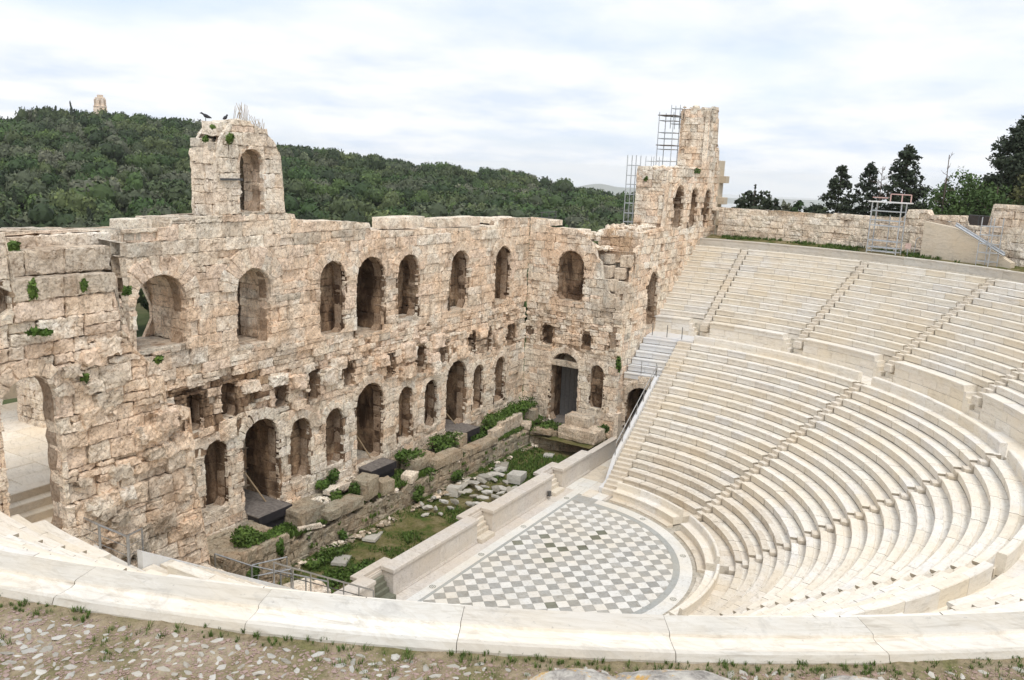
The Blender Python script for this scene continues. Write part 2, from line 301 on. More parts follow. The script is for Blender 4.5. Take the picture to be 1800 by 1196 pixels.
def patch(mp,s0,s1,t0,t1,cell=.16,ch=.035,rec=.05,amp=.05,back=.2,ops=(),top=None,gap=.004,off=None,wob=.03,freq=1.5):
    ns=max(1,int(round((s1-s0-2*ch)/cell))); ntt=max(1,int(round((t1-t0-2*ch)/cell)))
    S=np.concatenate([[s0+gap],np.linspace(s0+ch,s1-ch,ns+1),[s1-gap]]); T=np.concatenate([[t0+gap],np.linspace(t0+ch,t1-ch,ntt+1),[t1-gap]])
    s,t=np.meshgrid(S,T); ring=np.zeros(s.shape,bool); ring[0]=ring[-1]=True; ring[:,0]=ring[:,-1]=True
    s=s+rng.normal(0,wob,s.shape)*(~ring|True)*.7; t=t+rng.normal(0,wob,s.shape)*.7
    cs=random.uniform(.02,.09); 
    for a,b,sx,sy in ((0,0,1,1),(0,-1,-1,1),(-1,0,1,-1),(-1,-1,-1,-1)): s[a,b]+=sx*cs; t[a,b]+=sy*cs
    n,m=s.shape; quads=np.ones((n-1,m-1),bool)
    for o in ops:
        if o.c+o.h+.1<s0 or o.c-o.h-.1>s1 or o.z0>t1 or o.z1<t0: continue
        ins=o.inside(s,t,.01); q4=ins[:-1,:-1]&ins[1:,:-1]&ins[:-1,1:]&ins[1:,1:]; quads&=~q4
        if ins.any():
            a,b=o.snap(s,t); wv=rng.normal(0,o.wob,s.shape)*.6; s=np.where(ins,a+wv,s); t=np.where(ins,b,t)
    if top is not None:
        z=top(s); ab=t>z; q4=ab[:-1,:-1]&ab[1:,:-1]&ab[:-1,1:]&ab[1:,1:]; quads&=~q4; t=np.where(ab,z,t)
    if not quads.any(): return None
    P,Nn=mp(s,t); Nn=np.broadcast_to(Nn,P.shape)
    if off is None: off=random.uniform(-.035,.035)
    d=off+amp*fbm(P*freq,3)+amp*.6*np.abs(fbm(P*3.1+40,2))
    d=np.where(ring,d-rec,d)
    V=P+Nn*d[...,None]
    # orientation
    k=np.cross(P[0,1]-P[0,0],P[1,0]-P[0,0]) if n>1 and m>1 else None
    fl=(k@Nn[0,0])<0
    idx=np.arange(n*m).reshape(n,m); F=[]; E={}
    full=quads.all()
    for i in range(n-1):
        for j in range(m-1):
            if not quads[i,j]: continue
            a,b,c,e=int(idx[i,j]),int(idx[i,j+1]),int(idx[i+1,j+1]),int(idx[i+1,j]); f=(a,e,c,b) if fl else (a,b,c,e); F.append(f)
            if not full:
                for x,y in zip(f,f[1:]+f[:1]):
                    if (y,x) in E: del E[(y,x)]
                    else: E[(x,y)]=1
    if full:
        loop=list(idx[0,:])+list(idx[1:,-1])+list(idx[-1,-2::-1])+list(idx[-2:0:-1,0]); loop=[int(x) for x in loop]
        if fl: loop=loop[::-1]
        E={(x,y):1 for x,y in zip(loop,loop[1:]+loop[:1])}
    V=V.reshape(-1,3); NN=(Nn*np.ones(P.shape)).reshape(-1,3); used=sorted({x for e in E for x in e}); mpx={x:len(V)+i for i,x in enumerate(used)}
    V=np.concatenate([V,V[used]-NN[used]*back]); 
    for x,y in E: F.append((y,x,mpx[x],mpx[y]))
    return V,F
class Wall:
    def __init__(s,name,loc,label,cat='wall',limit=290,cell=.16):
        s.e=empty(name,loc,label,cat); s.loc=np.array(loc,float); s.items=[]; s.limit=limit; s.cell=cell
    def put(s,res,mat,score,name='stone',r=None):
        if res is None: return
        V,F=res; s.items.append((score,V,F,mat,name,random.random() if r is None else r))
    def face(s,mp,u0,u1,v0,v1,mat,h=(.42,.62),l=(.6,1.5),ops=(),top=None,amp=.05,cell=None,miss=0.,deep=.0,mats=None,rec=.05,back=.2,split=.25,name='stone'):
        v=v0; cell=cell or s.cell
        while v<v1-.05:
            hh=random.uniform(*h); 
            if v+hh>v1-.2: hh=v1-v
            u=u0-random.uniform(0,l[0])*.0; first=True
            while u<u1-.02:
                ll=random.uniform(*l)*(random.uniform(.4,1) if first else 1); first=False
                if u+ll>u1-.3: ll=u1-u
                cells=[(u,u+ll,v,v+hh)]
                if random.random()<split:
                    k=random.uniform(.35,.65)
                    cells=[(u,u+ll*k,v,v+hh),(u+ll*k,u+ll,v,v+hh)] if random.random()<.5 and ll>.7 else [(u,u+ll,v,v+hh*k),(u,u+ll,v+hh*k,v+hh)]
                for a,b,c,d in cells:
                    mm=mats(.5*(a+b),.5*(c+d)) if mats else mat
                    off=random.uniform(-.035,.035)
                    if random.random()<miss: off-=random.uniform(.06,deep)
                    P,n=mp(np.array([[.5*(a+b)]]),np.array([[.5*(c+d)]]))
                    s.put(patch(mp,a,b,c,d,cell,ops=ops,top=top,amp=amp,off=off,rec=rec,back=back),mm,view_score(P[0,0],b-a,d-c,n[0,0] if n.ndim>2 else n),name)
                u+=ll
            v+=hh
    def niche(s,mp,o,depth,mat,back=True,backmat=None,flare=0.):
        # mp(u,v,d) -> point at depth d behind the facade
        L1=o.sp-o.z0; La=PI*o.h if o.arch else o.w; tot=2*L1+La
        def outline(t):
            t=np.asarray(t); a=(t-L1)/o.h if o.arch else None
            if o.arch:
                u=np.where(t<L1,-o.h,np.where(t<L1+La,-o.h*np.cos(np.clip(a,0,PI)),o.h)); v=np.where(t<L1,o.z0+t,np.where(t<L1+La,o.sp+o.h*np.sin(np.clip(a,0,PI)),o.sp-(t-L1-La)))
                nu=np.where(t<L1,1,np.where(t<L1+La,np.cos(np.clip(a,0,PI)),-1)); nv=np.where(t<L1,0,np.where(t<L1+La,-np.sin(np.clip(a,0,PI)),0))
            else:
                u=np.where(t<L1,-o.h,np.where(t<L1+La,-o.h+(t-L1),o.h)); v=np.where(t<L1,o.z0+t,np.where(t<L1+La,o.z1,o.z1-(t-L1-La)))
                nu=np.where(t<L1,1,np.where(t<L1+La,0,-1)); nv=np.where((t>=L1)&(t<L1+La),-1,0)
            return u+o.c,v,nu*1.,nv*1.
        e=1e-3
        def tm(S,T):
            u,v,nu,nv=outline(S); P=mp(u,v,T); Q=mp(u+nu*e,v+nv*e,T); return P,(Q-P)/e
        bounds=[0.]; x=0.
        while x<L1-.3: x+=random.uniform(.42,.6); bounds.append(min(x,L1))
        if bounds[-1]<L1: bounds.append(L1)
        na=max(3,int(La/.45)) if o.arch else max(1,int(La/.9))
        arcb=[L1+La*k/na for k in range(1,na+1)]; dn=[tot-b for b in bounds[::-1]][1:]
        bl=bounds+arcb+dn
        for a,b in zip(bl,bl[1:]):
            if b-a<.03: continue
            ds=[0.02,depth] if depth<1 or random.random()<.3 else [0.02,depth*random.uniform(.35,.65),depth]
            for d0,d1 in zip(ds,ds[1:]):
                P,n=tm(np.array([[.5*(a+b)]]),np.array([[.5*(d0+d1)]]))
                s.put(patch(tm,a,b,d0,d1,.2,ch=.03,rec=.025,amp=.03,back=.12,off=random.uniform(-.03,.01)),mat,view_score(P[0,0],b-a,d1-d0,n[0,0]))
        def sm(S,T): P=mp(S,np.full_like(S,o.z0+.0),T); return P,np.array([0,0,1.])
        for k in range(max(1,int(o.w/.9))):
            ww=o.w/max(1,int(o.w/.9)); a=o.c-o.h+k*ww; P,_=sm(np.array([[a+ww/2]]),np.array([[depth/2]]))
            s.put(patch(sm,a,a+ww,-.02,depth,.2,rec=.02,amp=.03,back=.15,off=.0),M['grey'] if o.z0>2 else mat,view_score(P[0,0],ww,depth,(0,0,1)))
        if back:
            bm=backmat or mat
            def bk(S,T): P=mp(S,T,np.full_like(S,depth)); Q=mp(S,T,np.full_like(S,depth-e)); return P,(Q-P)/e
            s.face(bk,o.c-o.h-.05,o.c+o.h+.05,o.z0-.02,o.z1+.05,bm,h=(.42,.6),l=(.7,1.3),amp=.025,rec=.025,cell=.25,back=.08,split=.05)
    def ring(s,mp,o,mat,t=.5,proud=.05,n=None):
        n=n or max(5,int(PI*(o.h+t/2)/.42))
        def rm(S,T):
            P=mp(o.c-(o.h+T)*np.cos(S),o.sp+(o.h+T)*np.sin(S),0*S); Q=mp(o.c+0*S,o.sp+0*S,0*S-1e-3)-mp(o.c+0*S,o.sp+0*S,0*S); return P,Q/1e-3
        for k in range(n):
            a,b=PI*k/n,PI*(k+1)/n; P,nn=rm(np.array([[.5*(a+b)]]),np.array([[t/2]]))
            tt=t*random.uniform(.8,1.2)
            # angular parameter: cells are scaled to metres inside patch by a wrapper
            R=o.h+t/2
            def wm(S,T): return rm(S/R,T)
            s.put(patch(wm,a*R,b*R,0.0,tt,.18,ch=.03,rec=.05,amp=.045,back=.14,off=proud+random.uniform(-.02,.02)),mat,view_score(P[0,0],(b-a)*R,tt,nn[0,0]))
    def core(s,mp,u0,u1,v0,v1,ops=(),top=None,depth=.30,cell=.3,mat=None):
        def cm(S,T): P=mp(S,T,np.full_like(S,depth)); Q=mp(S,T,np.full_like(S,depth-1e-3)); return P,(Q-P)/1e-3
        r=patch(cm,u0,u1,v0,v1,cell,ops=ops,top=(lambda u:np.minimum(np.minimum(top(u-.3),top(u+.3)),top(u))-.08) if top else None,amp=.03,back=.5,rec=0,off=0,wob=0)
        if r: mb=MB(); mb.add(*r); o=mb.build('wall_core',mat or M['mortar'],s.e); o.location=-s.loc
    def build(s):
        s.items.sort(key=lambda i:-i[0]); cnt=0; rest={}
        for sc,V,F,mat,name,r in s.items:
            if cnt<s.limit and sc>25:
                c=V.mean(0); me=mesh(name,V-c,F,np.full(len(V),r)); link(name,me,mat,s.e,tuple(c-s.loc)); cnt+=1
            else: rest.setdefault(mat.name,(mat,MB()))[1].add(V,F,r)
        for nm,(mat,mb) in rest.items():
            o=mb.build('small_stones',mat,s.e,tuple(-s.loc),kind='stuff')
        return s.e
def F1(y): return lambda u,v,d=None: np.stack([u,np.full_like(u,y)+(0 if d is None else d),v],-1)
def FX(x): return lambda u,v,d=None: np.stack([np.full_like(u,x)+(0 if d is None else d),u,v],-1)
def flat(mp3,n): return lambda s,t:(mp3(s,t,0*s),np.array(n,float))
def topcap(W,u0,u1,y0,y1,z,mat,h=.35,l=(.7,1.5),axis='x'):
    # row of cap stones lying across the wall top
    v=y0
    while v<y1-.05:
        d=min(random.uniform(.6,1.1),y1-v); 
        if y1-v-d<.3: d=y1-v
        u=u0
        while u<u1-.05:
            ll=min(random.uniform(*l),u1-u)
            if u1-u-ll<.35: ll=u1-u
            zz=(z(u+ll/2) if callable(z) else z)+random.uniform(-.05,.03)
            mpp=(lambda S,T,zz=zz:(np.stack([S,T,np.full_like(S,zz)],-1),np.array([0,0,1.]))) if axis=='x' else (lambda S,T,zz=zz:(np.stack([T,S,np.full_like(S,zz)],-1),np.array([0,0,1.])))
            c=(u+ll/2,v+d/2,zz) if axis=='x' else (v+d/2,u+ll/2,zz)
            W.put(patch(mpp,u,u+ll,v,v+d,.22,amp=.05,rec=.05,back=h,off=0),mat,view_score(c,ll,d,(0,0,1)))
            u+=ll
        v+=d
# ================================================================== TERRAIN
def sstep(x,a,b): t=np.clip((x-a)/(b-a),0,1); return t*t*(3-2*t)
CR_AZ=np.array([-40,0,11,14,17,21,24,25.6,31.7,39.3,46.6,52.1,57.2,60,62.5,68,80,110]); CR_EL=np.array([-6,-5,-4.2,-3.8,-3.6,-3.2,-3.0,-2.75,-1.75,-1.15,-.25,.45,1.0,.7,.35,0,-.3,-1.5])
CR_D=np.array([300,300,300,300,320,340,380,400,430,450,450,450,450,450,450,450,450,450])
def ter(x,y):
    dx=x-CAM[0]; dy=y-CAM[1]; d=np.hypot(dx,dy); az=np.degrees(np.arctan2(dy,dx))
    el=np.interp(az,CR_AZ,CR_EL); dc=np.interp(az,CR_AZ,CR_D); zc=CAM[2]+dc*np.tan(np.radians(el))
    P=np.stack([x/90,y/90,0*x],-1); nz=perlin(P)*3.0*sstep(d,120,300)
    base=-4.; up=base+(zc-base)*sstep(d,150,dc*1.02)**.85
    z=np.where(d<dc*1.02,up,zc-(d-dc*1.02)*.22)+nz
    z=np.where(d>dc*1.02,np.maximum(z,-292),z)
    # high ground to the north-west, behind the top seats
    R=np.hypot(x,y); k=1-sstep(az,13,20); hi=np.where(R<60,15.2,15.2-(R-60)*.09); hi=np.maximum(hi,-292)
    z=z*(1-k)+np.maximum(z,hi)*k if False else z*(1-k)+hi*k
    k2=(1-sstep(y,2,4.))*(R>35.0)*(x>-60); z=np.where((R<36.4)|((y<15)&(y>2)&(R<46)),-3.,z)
    return z
def build_terrain():
    azs=np.radians(np.linspace(-30,100,200)); ds=np.concatenate([np.linspace(40,200,40),np.linspace(206,620,80),np.geomspace(640,3000,24)])
    A,D=np.meshgrid(azs,ds); X=CAM[0]+D*np.cos(A); Y=CAM[1]+D*np.sin(A); Z=ter(X,Y)
    n,m=X.shape; idx=np.arange(n*m).reshape(n,m)
    F=np.stack([idx[:-1,:-1],idx[1:,:-1],idx[1:,1:],idx[:-1,1:]],-1).reshape(-1,4)[:, ::-1]
    me=mesh('hillside',np.stack([X,Y,Z],-1).reshape(-1,3),F.tolist(),None,True); return tag(link('hill',me,M['hill']),kind='structure')
build_terrain()
mb=MB(); nn=96; V=[(0,0,-294)]+[(14000*math.cos(2*PI*k/nn),14000*math.sin(2*PI*k/nn),-294) for k in range(nn)]
mb.add(V,[(0,k+1,(k+1)%nn+1) for k in range(nn)]); tag(mb.build('ground',M['plain']),kind='structure')
# distant mountain beyond the bay
def mountain(az0,az1,D,h,seed):
    A=np.radians(np.linspace(az0,az1,70)); tt=np.linspace(-1,1,13); V=[]
    for a in A:
        u=(a-A[0])/(A[-1]-A[0]); env=math.sin(PI*u)**.8
        for t in tt:
            d=D+t*900; x,y=CAM[0]+d*math.cos(a),CAM[1]+d*math.sin(a)
            V.append((x,y,-296+(h*env*(.75+.35*float(perlin(np.array([[a*26+seed,t*.7,seed]]))[0])))*(1-abs(t))**.8*1.0))
    n=len(tt); F=[(i*n+j,(i+1)*n+j,(i+1)*n+j+1,i*n+j+1) for i in range(69) for j in range(n-1)]
    return tag(link('mountain',mesh('mountain',V,F,None,True),M['hill']),kind='structure')
mountain(20,33,9000,210,3); mountain(-14,24,10500,95,9)
# the city on the plain: far too small to tell its houses apart
mb=MB()
for i in range(2600):
    a=rad(random.uniform(-8,32)); d=random.uniform(5200,8000); x,y=CAM[0]+d*math.cos(a),CAM[1]+d*math.sin(a); s=random.uniform(10,26)
    mb.box(x-s,x+s,y-s,y+s,-294,-294+random.uniform(10,28))
tag(mb.build('far_city',plain('far_house_walls',(.62,.60,.56),.9,0,.3)),'pale far city houses spread over the plain','city',kind='stuff')
# haze
mb=MB(); mb.box(-2000,11500,-7000,11000,-300,64)
hz=mb.build('haze',None); hm=bpy.data.materials.new('haze_air'); hm.use_nodes=True; t=hm.node_tree; t.nodes.clear()
ho=t.nodes.new('ShaderNodeOutputMaterial'); hv=t.nodes.new('ShaderNodeVolumePrincipled'); hv.inputs['Density'].default_value=1.0e-4; hv.inputs['Color'].default_value=(.97,.985,1,1); hv.inputs['Anisotropy'].default_value=.2
t.links.new(hv.outputs[0],ho.inputs['Volume']); SC.cycles.volume_bounces=4; hz.data.materials.append(hm); tag(hz,'pale haze in the air over the plain','haze',kind='stuff')
# ================================================================== THEATRE: RINGS
def arc_mesh(name,profile,a0,a1,nseg,rough=0.,rnd=.5):
    """closed profile [(r,z)] swept about Z from a0 to a1 (radians), capped"""
    V=[];n=len(profile)
    for k in range(nseg+1):
        a=a0+(a1-a0)*k/nseg
        for r,z in profile: V.append((r*math.cos(a),r*math.sin(a),z))
    V=np.array(V)
    if rough: V=V+rough*np.stack([fbm(V*1.7+i*31,3) for i in range(3)],-1)
    F=[(k*n+i,(k+1)*n+i,(k+1)*n+(i+1)%n,k*n+(i+1)%n) for k in range(nseg) for i in range(n)]
    F=[f[::-1] for f in F]; F+=[tuple(range(n)),tuple(range(nseg*n,nseg*n+n))[::-1]]
    me=mesh(name,V,F,np.full(len(V),rnd)); n_=n
    me['np']=n; me['ns']=nseg
    return me
def seat_profile(R,Z,H,run):
    return [(R+.05,Z-H+.012),(R+.045,Z-.115),(R+.005,Z-.085),(R,Z-.012),(R+.014,Z),(R+run*.52,Z),(R+run*.58,Z-.040),(R+run*.96,Z-.046),(R+run+.06,Z-.03),(R+run+.06,Z-H+.012)]
LOW=[(11.14+.645*j,1.01+.43*j) for j in range(18)]
UP=[(25.36+.585*j,10.14+.389*j) for j in range(13)]+[(33.42,15.40)]
LA=[-2.9,-36.9,-72.0,-108.0,-143.1,-177.1]; UA=[-2.0,-19.6,-36.9,-54.5,-72,-90,-108,-125.5,-143.1,-160.4,-178.0]
SW=.345
def bed():
    mb=MB()
    for A,pr in ((np.radians(np.linspace(-177.4,-2.6,90)),[(9.0,.02),(9.6,.0),(11.3,.2)]+[(R+.35,Z-.42) for R,Z in LOW]+[(23.0,8.0)]),(np.radians(np.linspace(-188,8,90)),[(22.8,7.95),(24.6,8.05)]+[(R+.35,Z-.40) for R,Z in UP]+[(34.6,15.0)])):
        V=[(r*math.cos(a),r*math.sin(a),z) for a in A for r,z in pr]; n=len(pr)
        F=[(i*n+j,i*n+j+1,(i+1)*n+j+1,(i+1)*n+j) for i in range(len(A)-1) for j in range(n-1)]
        mb.add(V,F)
    for s_ in (1,-1):
        x0,x1=sorted((s_*18.95,s_*24.5)); mb.box(x0,x1,-.8,.33,3.5,5.6)
    return tag(mb.build('terrain',M['bed']),kind='structure')
bed()
ORD=['at the far end beside the ruined side wall','second from the far side wall','in the middle of the bowl','second from the near end','at the near end beside the passage']
seatmeshes={}
def seat_row(par,R,Z,H,run,a0,a1,L,mat,key,rough=0.,name='seat_slab',prf=None,skip=0.):
    w=a1-a0; n=max(1,int(round(w*R/L))); da=w/n; 
    for v in range(1): pass
    cuts=[0.]+[da*(k+random.uniform(-.16,.16)) for k in range(1,n)]+[w]
    p=prf or seat_profile(R,Z,H,run)
    nv=1 if rough==0 else 3
    ms=[]
    for v in range(nv):
        ms.append((da,arc_mesh(name,p,0,1,3) if False else None))
    for k in range(n):
        if skip and random.random()<skip: continue
        wd=cuts[k+1]-cuts[k]; q=round(wd*R/.12)*.12/R if 0 else wd
        kk=(key,round(da,5),random.randrange(5 if rough else 3))
        # slabs of one row share a few meshes; each is made for the common width with an open joint
        if kk not in seatmeshes:
            g=(.0035 if name=='top_row_slab' else .0075)/R; rr=random.uniform(-.008,.008); zz=random.uniform(-.007,.007)
            pp=[(r+rr,z+zz) for r,z in p]
            if rough:
                me=arc_mesh(name,pp,g,da-g,max(3,int(da*R/.28)),rough)
            else: me=arc_mesh(name,pp,g,da-g,max(2,int(da*R/.5)))
            seatmeshes[kk]=me
            tr={'seat_slab':(5,6,7),'top_row_slab':(6,7,8,9)}.get(name)
            if tr and mat is not M['seat_new']:
                me.materials.append(mat); me.materials.append(M['trough']); me.materials.append(M['seat_end_shade']); npf=len(p); me.polygons[me['ns']*npf].material_index=2; me.polygons[me['ns']*npf+1].material_index=2
                for q_ in range(me['ns']):
                    for t_ in tr: me.polygons[q_*npf+t_].material_index=1
        link(name,seatmeshes[kk],mat,par,(0,0,random.uniform(-.004,.004)),a0+k*da)
def hw(R,w=SW): return w/R
# ---- lower tier
stairs_lab=['along the near side balustrade','','','','','along the far white balustrade']
for wdg in range(5):
    hi,lo=LA[wdg],LA[wdg+1]
    e=empty('seating_block',(0,0,0),'lower tier block of curved cream marble seats '+['next to the far white balustrade','second from the far balustrade','middle one facing the stage doors','fourth from the far balustrade','closest to the near railing'][wdg],'seating',kind='thing')
    for j,(R,Z) in enumerate(LOW):
        a1=rad(hi)-hw(R); a0=rad(lo)+hw(R)
        if wdg==0: a1=math.asin(-.75/R)
        if wdg==4: a0=-PI-math.asin(-.75/R)
        old=j<9
        seat_row(e,R,Z,.43,.645,a0,a1,1.25 if j<9 else 1.5,M['seat_old'] if (j<4 or (j==5 and wdg==0)) else M['seat'],('l',j,wdg),.028 if j<5 else (.016 if old else .007))
    # bench with a low back that closes the tier
    R=22.75; a1=rad(hi)-hw(R,.55); a0=rad(lo)+hw(R,.55)
    if wdg==0: a1=math.asin(-.75/R)
    if wdg==4: a0=-PI-math.asin(-.75/R)
    seat_row(e,R,8.75,.4,.3,a0,a1,1.6,M['seat'],('b',wdg),.006,'bench_back',[(R,8.30),(R-.02,8.60),(R,8.80),(R+.03,8.84),(R+.30,8.84),(R+.33,8.81),(R+.31,8.02),(R+.02,8.02)])
    # front bench of honour
    R=9.62; a1=rad(hi)-hw(R,.42) if wdg else math.asin(-.7/R); a0=rad(lo)+hw(R,.42) if wdg<4 else -PI-math.asin(-.7/R)
    seat_row(e,R,.6,.5,.6,a0,a1,1.7,M['seat'],('p',wdg),.014,'honour_bench',[(R+.05,.14),(R+.05,.50),(R,.54),(R,.60),(R+.02,.62),(R+.44,.60),(R+.50,.66),(R+.56,1.02),(R+.60,1.06),(R+.70,1.06),(R+.74,1.02),(R+.72,.30),(R+.70,.14)])
    seat_row(e,10.36,.52,.4,.8,a0,a1,.62,M['seat_old'],('w',wdg),.022,'walkway_slab',[(10.34,.1),(10.34,.55),(11.26,.56),(11.26,.1)])
    seat_row(e,9.2,.2,.3,.4,a0,a1,1.1,M['seat_old'],('s',wdg),.016,'footing_slab',[(9.22,.0),(9.22,.14),(9.68,.15),(9.68,.0)])
# new white marble seats over the two side passages
for side in (1,-1):
    e=empty('new_marble_seating' if side>0 else 'landing',(0,0,0),'bright white new marble seats over the far dark passage arch' if side>0 else 'pale marble landing behind the steel railing at the near wall','seating' if side>0 else 'landing')
    for j in (range(12,18) if side>0 else ()):
        R,Z=LOW[j]; a0=math.asin(.40/R); a1=math.asin(3.0/R)
        if side<0: a0,a1=PI-a1,PI-a0
        seat_row(e,R,Z,.43,.645,a0,a1,1.3,M['seat_new'],('n',j,side),0)
    R=22.75; a0=math.asin(-.7/R); a1=math.asin((3.0 if side>0 else 4.4)/R)
    if side<0: a0,a1=PI-a1,PI-a0
    if side<0: R=23.32
    seat_row(e,R,8.42,.4,1.8,a0,a1,1.3,M['seat_new'] if side>0 else M['floor_white'],('np',side),0,'landing_slab',[(R-.1,8.0),(R-.12,8.40),(R-.1,8.43),(24.68,8.43),(24.68,8.0)])
    # cheek and underside that carry the seats over the passage
# ---- diazoma floor and podium
e=empty('walkway',(0,0,0),'cream stone walkway ring between the lower and upper seats','walkway')
seat_row(e,23.1,8.2,.3,1.5,rad(-180)-.12,rad(0)+.12,1.7,M['seat'],('dz',0),.01,'paving_slab',[(23.02,7.9),(23.02,8.17),(24.72,8.2),(24.72,7.9)])
e=empty('podium',(0,0,0),'cream block podium wall with inset steps carrying the upper seats','wall')
pa=[PI*.0+math.asin(3.2/24.6)]+[rad(a) for a in UA]+[-PI-math.asin(3.2/24.6)]
for k in range(len(pa)-1):
    R=24.6; a1=pa[k]-(hw(R,.42) if k else 0); a0=pa[k+1]+(hw(R,1.25) if k<len(pa)-2 else 0)
    if a1-a0<.01: continue
    seat_row(e,R,9.7,.4,.8,a0,a1,1.7,M['seat'],('pt',k),.006,'podium_cap',[(R+.06,9.28),(R+.05,9.58),(R,9.61),(R,9.69),(R+.02,9.71),(R+.84,9.71),(R+.84,9.28)])
    seat_row(e,R,9.3,.6,.8,a0,a1,1.2,M['seat'],('pm',k),.006,'podium_block',[(R+.08,8.74),(R+.08,9.27),(R+.84,9.27),(R+.84,8.74)])
    seat_row(e,R,8.7,.6,.8,a0,a1,1.4,M['seat'],('pb',k),.006,'podium_block',[(R+.04,8.1),(R+.04,8.73),(R+.84,8.73),(R+.84,8.1)])
    if 0<k+1<len(pa)-1:   # inset steps that climb sideways beside the stair
        for i in range(4):
            b1=pa[k+1]+hw(R,1.25-.22*i); b0=pa[k+1]+hw(R,1.25-.22*(i+1)); 
            link('inset_step',arc_mesh('inset_step',[(R+.05,8.15),(R+.05,9.35-.29*i),(R+.82,9.35-.29*i),(R+.82,8.15)],b0,b1-.0002,1),M['seat'],e)
seat_row(e,25.45,9.7,.4,.3,rad(-180)-.12,rad(0)+.12,2.4,M['seat'],('pf',0),0,'podium_fill',[(25.45,8.0),(25.45,9.69),(25.75,9.69),(25.75,8.0)])
# ---- upper tier
UORD=['against the far tower wall','second from the far tower','third from the far tower','fourth from the far tower','fifth from the far tower','sixth from the far tower','seventh from the far tower','eighth from the far tower','ninth from the far tower','tenth, beneath the viewer','at the near wall by the passage arch','at the very near end']
ua=[None]+UA+[None]
for k in range(len(UA)+1):
    e=empty('seating_block',(0,0,0),'upper tier block of curved cream marble seats '+UORD[k],'seating')
    for j,(R,Z) in enumerate(UP):
        a1=math.asin(3.25/R) if k==0 else rad(UA[k-1])-hw(R); a0=-PI-math.asin(3.25/R) if k==len(UA) else rad(UA[k])+hw(R)
        if j==13 and 0<k: a1=rad(UA[k-1])
        if j==13 and k<len(UA): a0=rad(UA[k])
        if a1-a0<.015: continue
        run=.597
        if j==13:
            seat_row(e,R,Z,.405,1.05,a0,a1,2.3 if k<8 else 2.5,M['rim'],('u',j,k),.0035,'top_row_slab',[(R+.05,Z-.66),(R+.045,Z-.12),(R+.005,Z-.09),(R,Z-.012),(R+.014,Z),(R+.40,Z+.002),(R+.425,Z-.010),(R+.432,Z-.048),(R+.50,Z-.060),(R+.70,Z-.045),(R+.74,Z-.035),(R+.80,Z-.04),(R+.84,Z-.12),(R+.82,Z-.66)])
        else: seat_row(e,R,Z,.405,run,a0,a1,1.55,M['seat'],('u',j,k),.006)
# ---- stairs
def stairs(e,rows,dR,dZ,az,w=.53,mat=None,par=None):
    c,s=math.cos(az),math.sin(az)
    for R,Z in rows:
        for h in (0,1):
            kk=('st',round(dR,3),w)
            if kk not in seatmeshes:
                V,F=cbox(0,dR/2+.1,-w/2,w/2,-.45,0,.012); seatmeshes[kk]=mesh('step',V,F,np.full(len(V),.5))
            r=R-dR/2+h*dR/2; z=Z-dZ/2+h*dZ/2
            link('step',seatmeshes[kk],mat or random.choice([M['seat'],M['seat'],M['seat_old']]),e,(r*c+random.uniform(-.01,.01),r*s,z-.085+random.uniform(-.006,.006)),az)
SL=['by the far balustrade','second from the far balustrade','third from the far balustrade','fourth from the far balustrade','fifth from the far balustrade','by the near railing']
for i,a in enumerate(LA):
    e=empty('stairway',(0,0,0),'narrow marble stair through the lower seats, '+SL[i],'stairs')
    if i in (0,5):
        s=1 if i==0 else -1
        for R,Z in [(10.5,.58)]+LOW+[(22.75,8.42)]:
            for h in (0,1):
                kk=('se',0)
                if kk not in seatmeshes:
                    V,F=cbox(0,.42,-.54,.54,-.45,0,.012); seatmeshes[kk]=mesh('step',V,F,np.full(len(V),.5))
                r=R-.3225+h*.3225; link('step',seatmeshes[kk],M['seat_old'] if Z<5 else M['seat_new'],e,(s*r,-.2,Z-.215+h*.215),0 if s>0 else PI)
    else: stairs(e,LOW,.645,.43,rad(a))
for i,a in enumerate(UA):
    e=empty('stairway',(0,0,0),'narrow marble stair through the upper seats, number %s from the far tower'%['one','two','three','four','five','six','seven','eight','nine','ten','eleven'][i],'stairs')
    stairs(e,[(24.76,9.70)]+UP[:13],.597,.405,rad(a)); 
    for k in range(3): 
        V,F=cbox(0,.5,-.4,.4,-.5,0,.012); link('step',mesh('step',V,F,np.full(len(V),.5)),M['seat'],e,((24.6-.02+.24*k)*math.cos(rad(a)),(24.6-.02+.24*k)*math.sin(rad(a)),8.5+.3*k),rad(a))
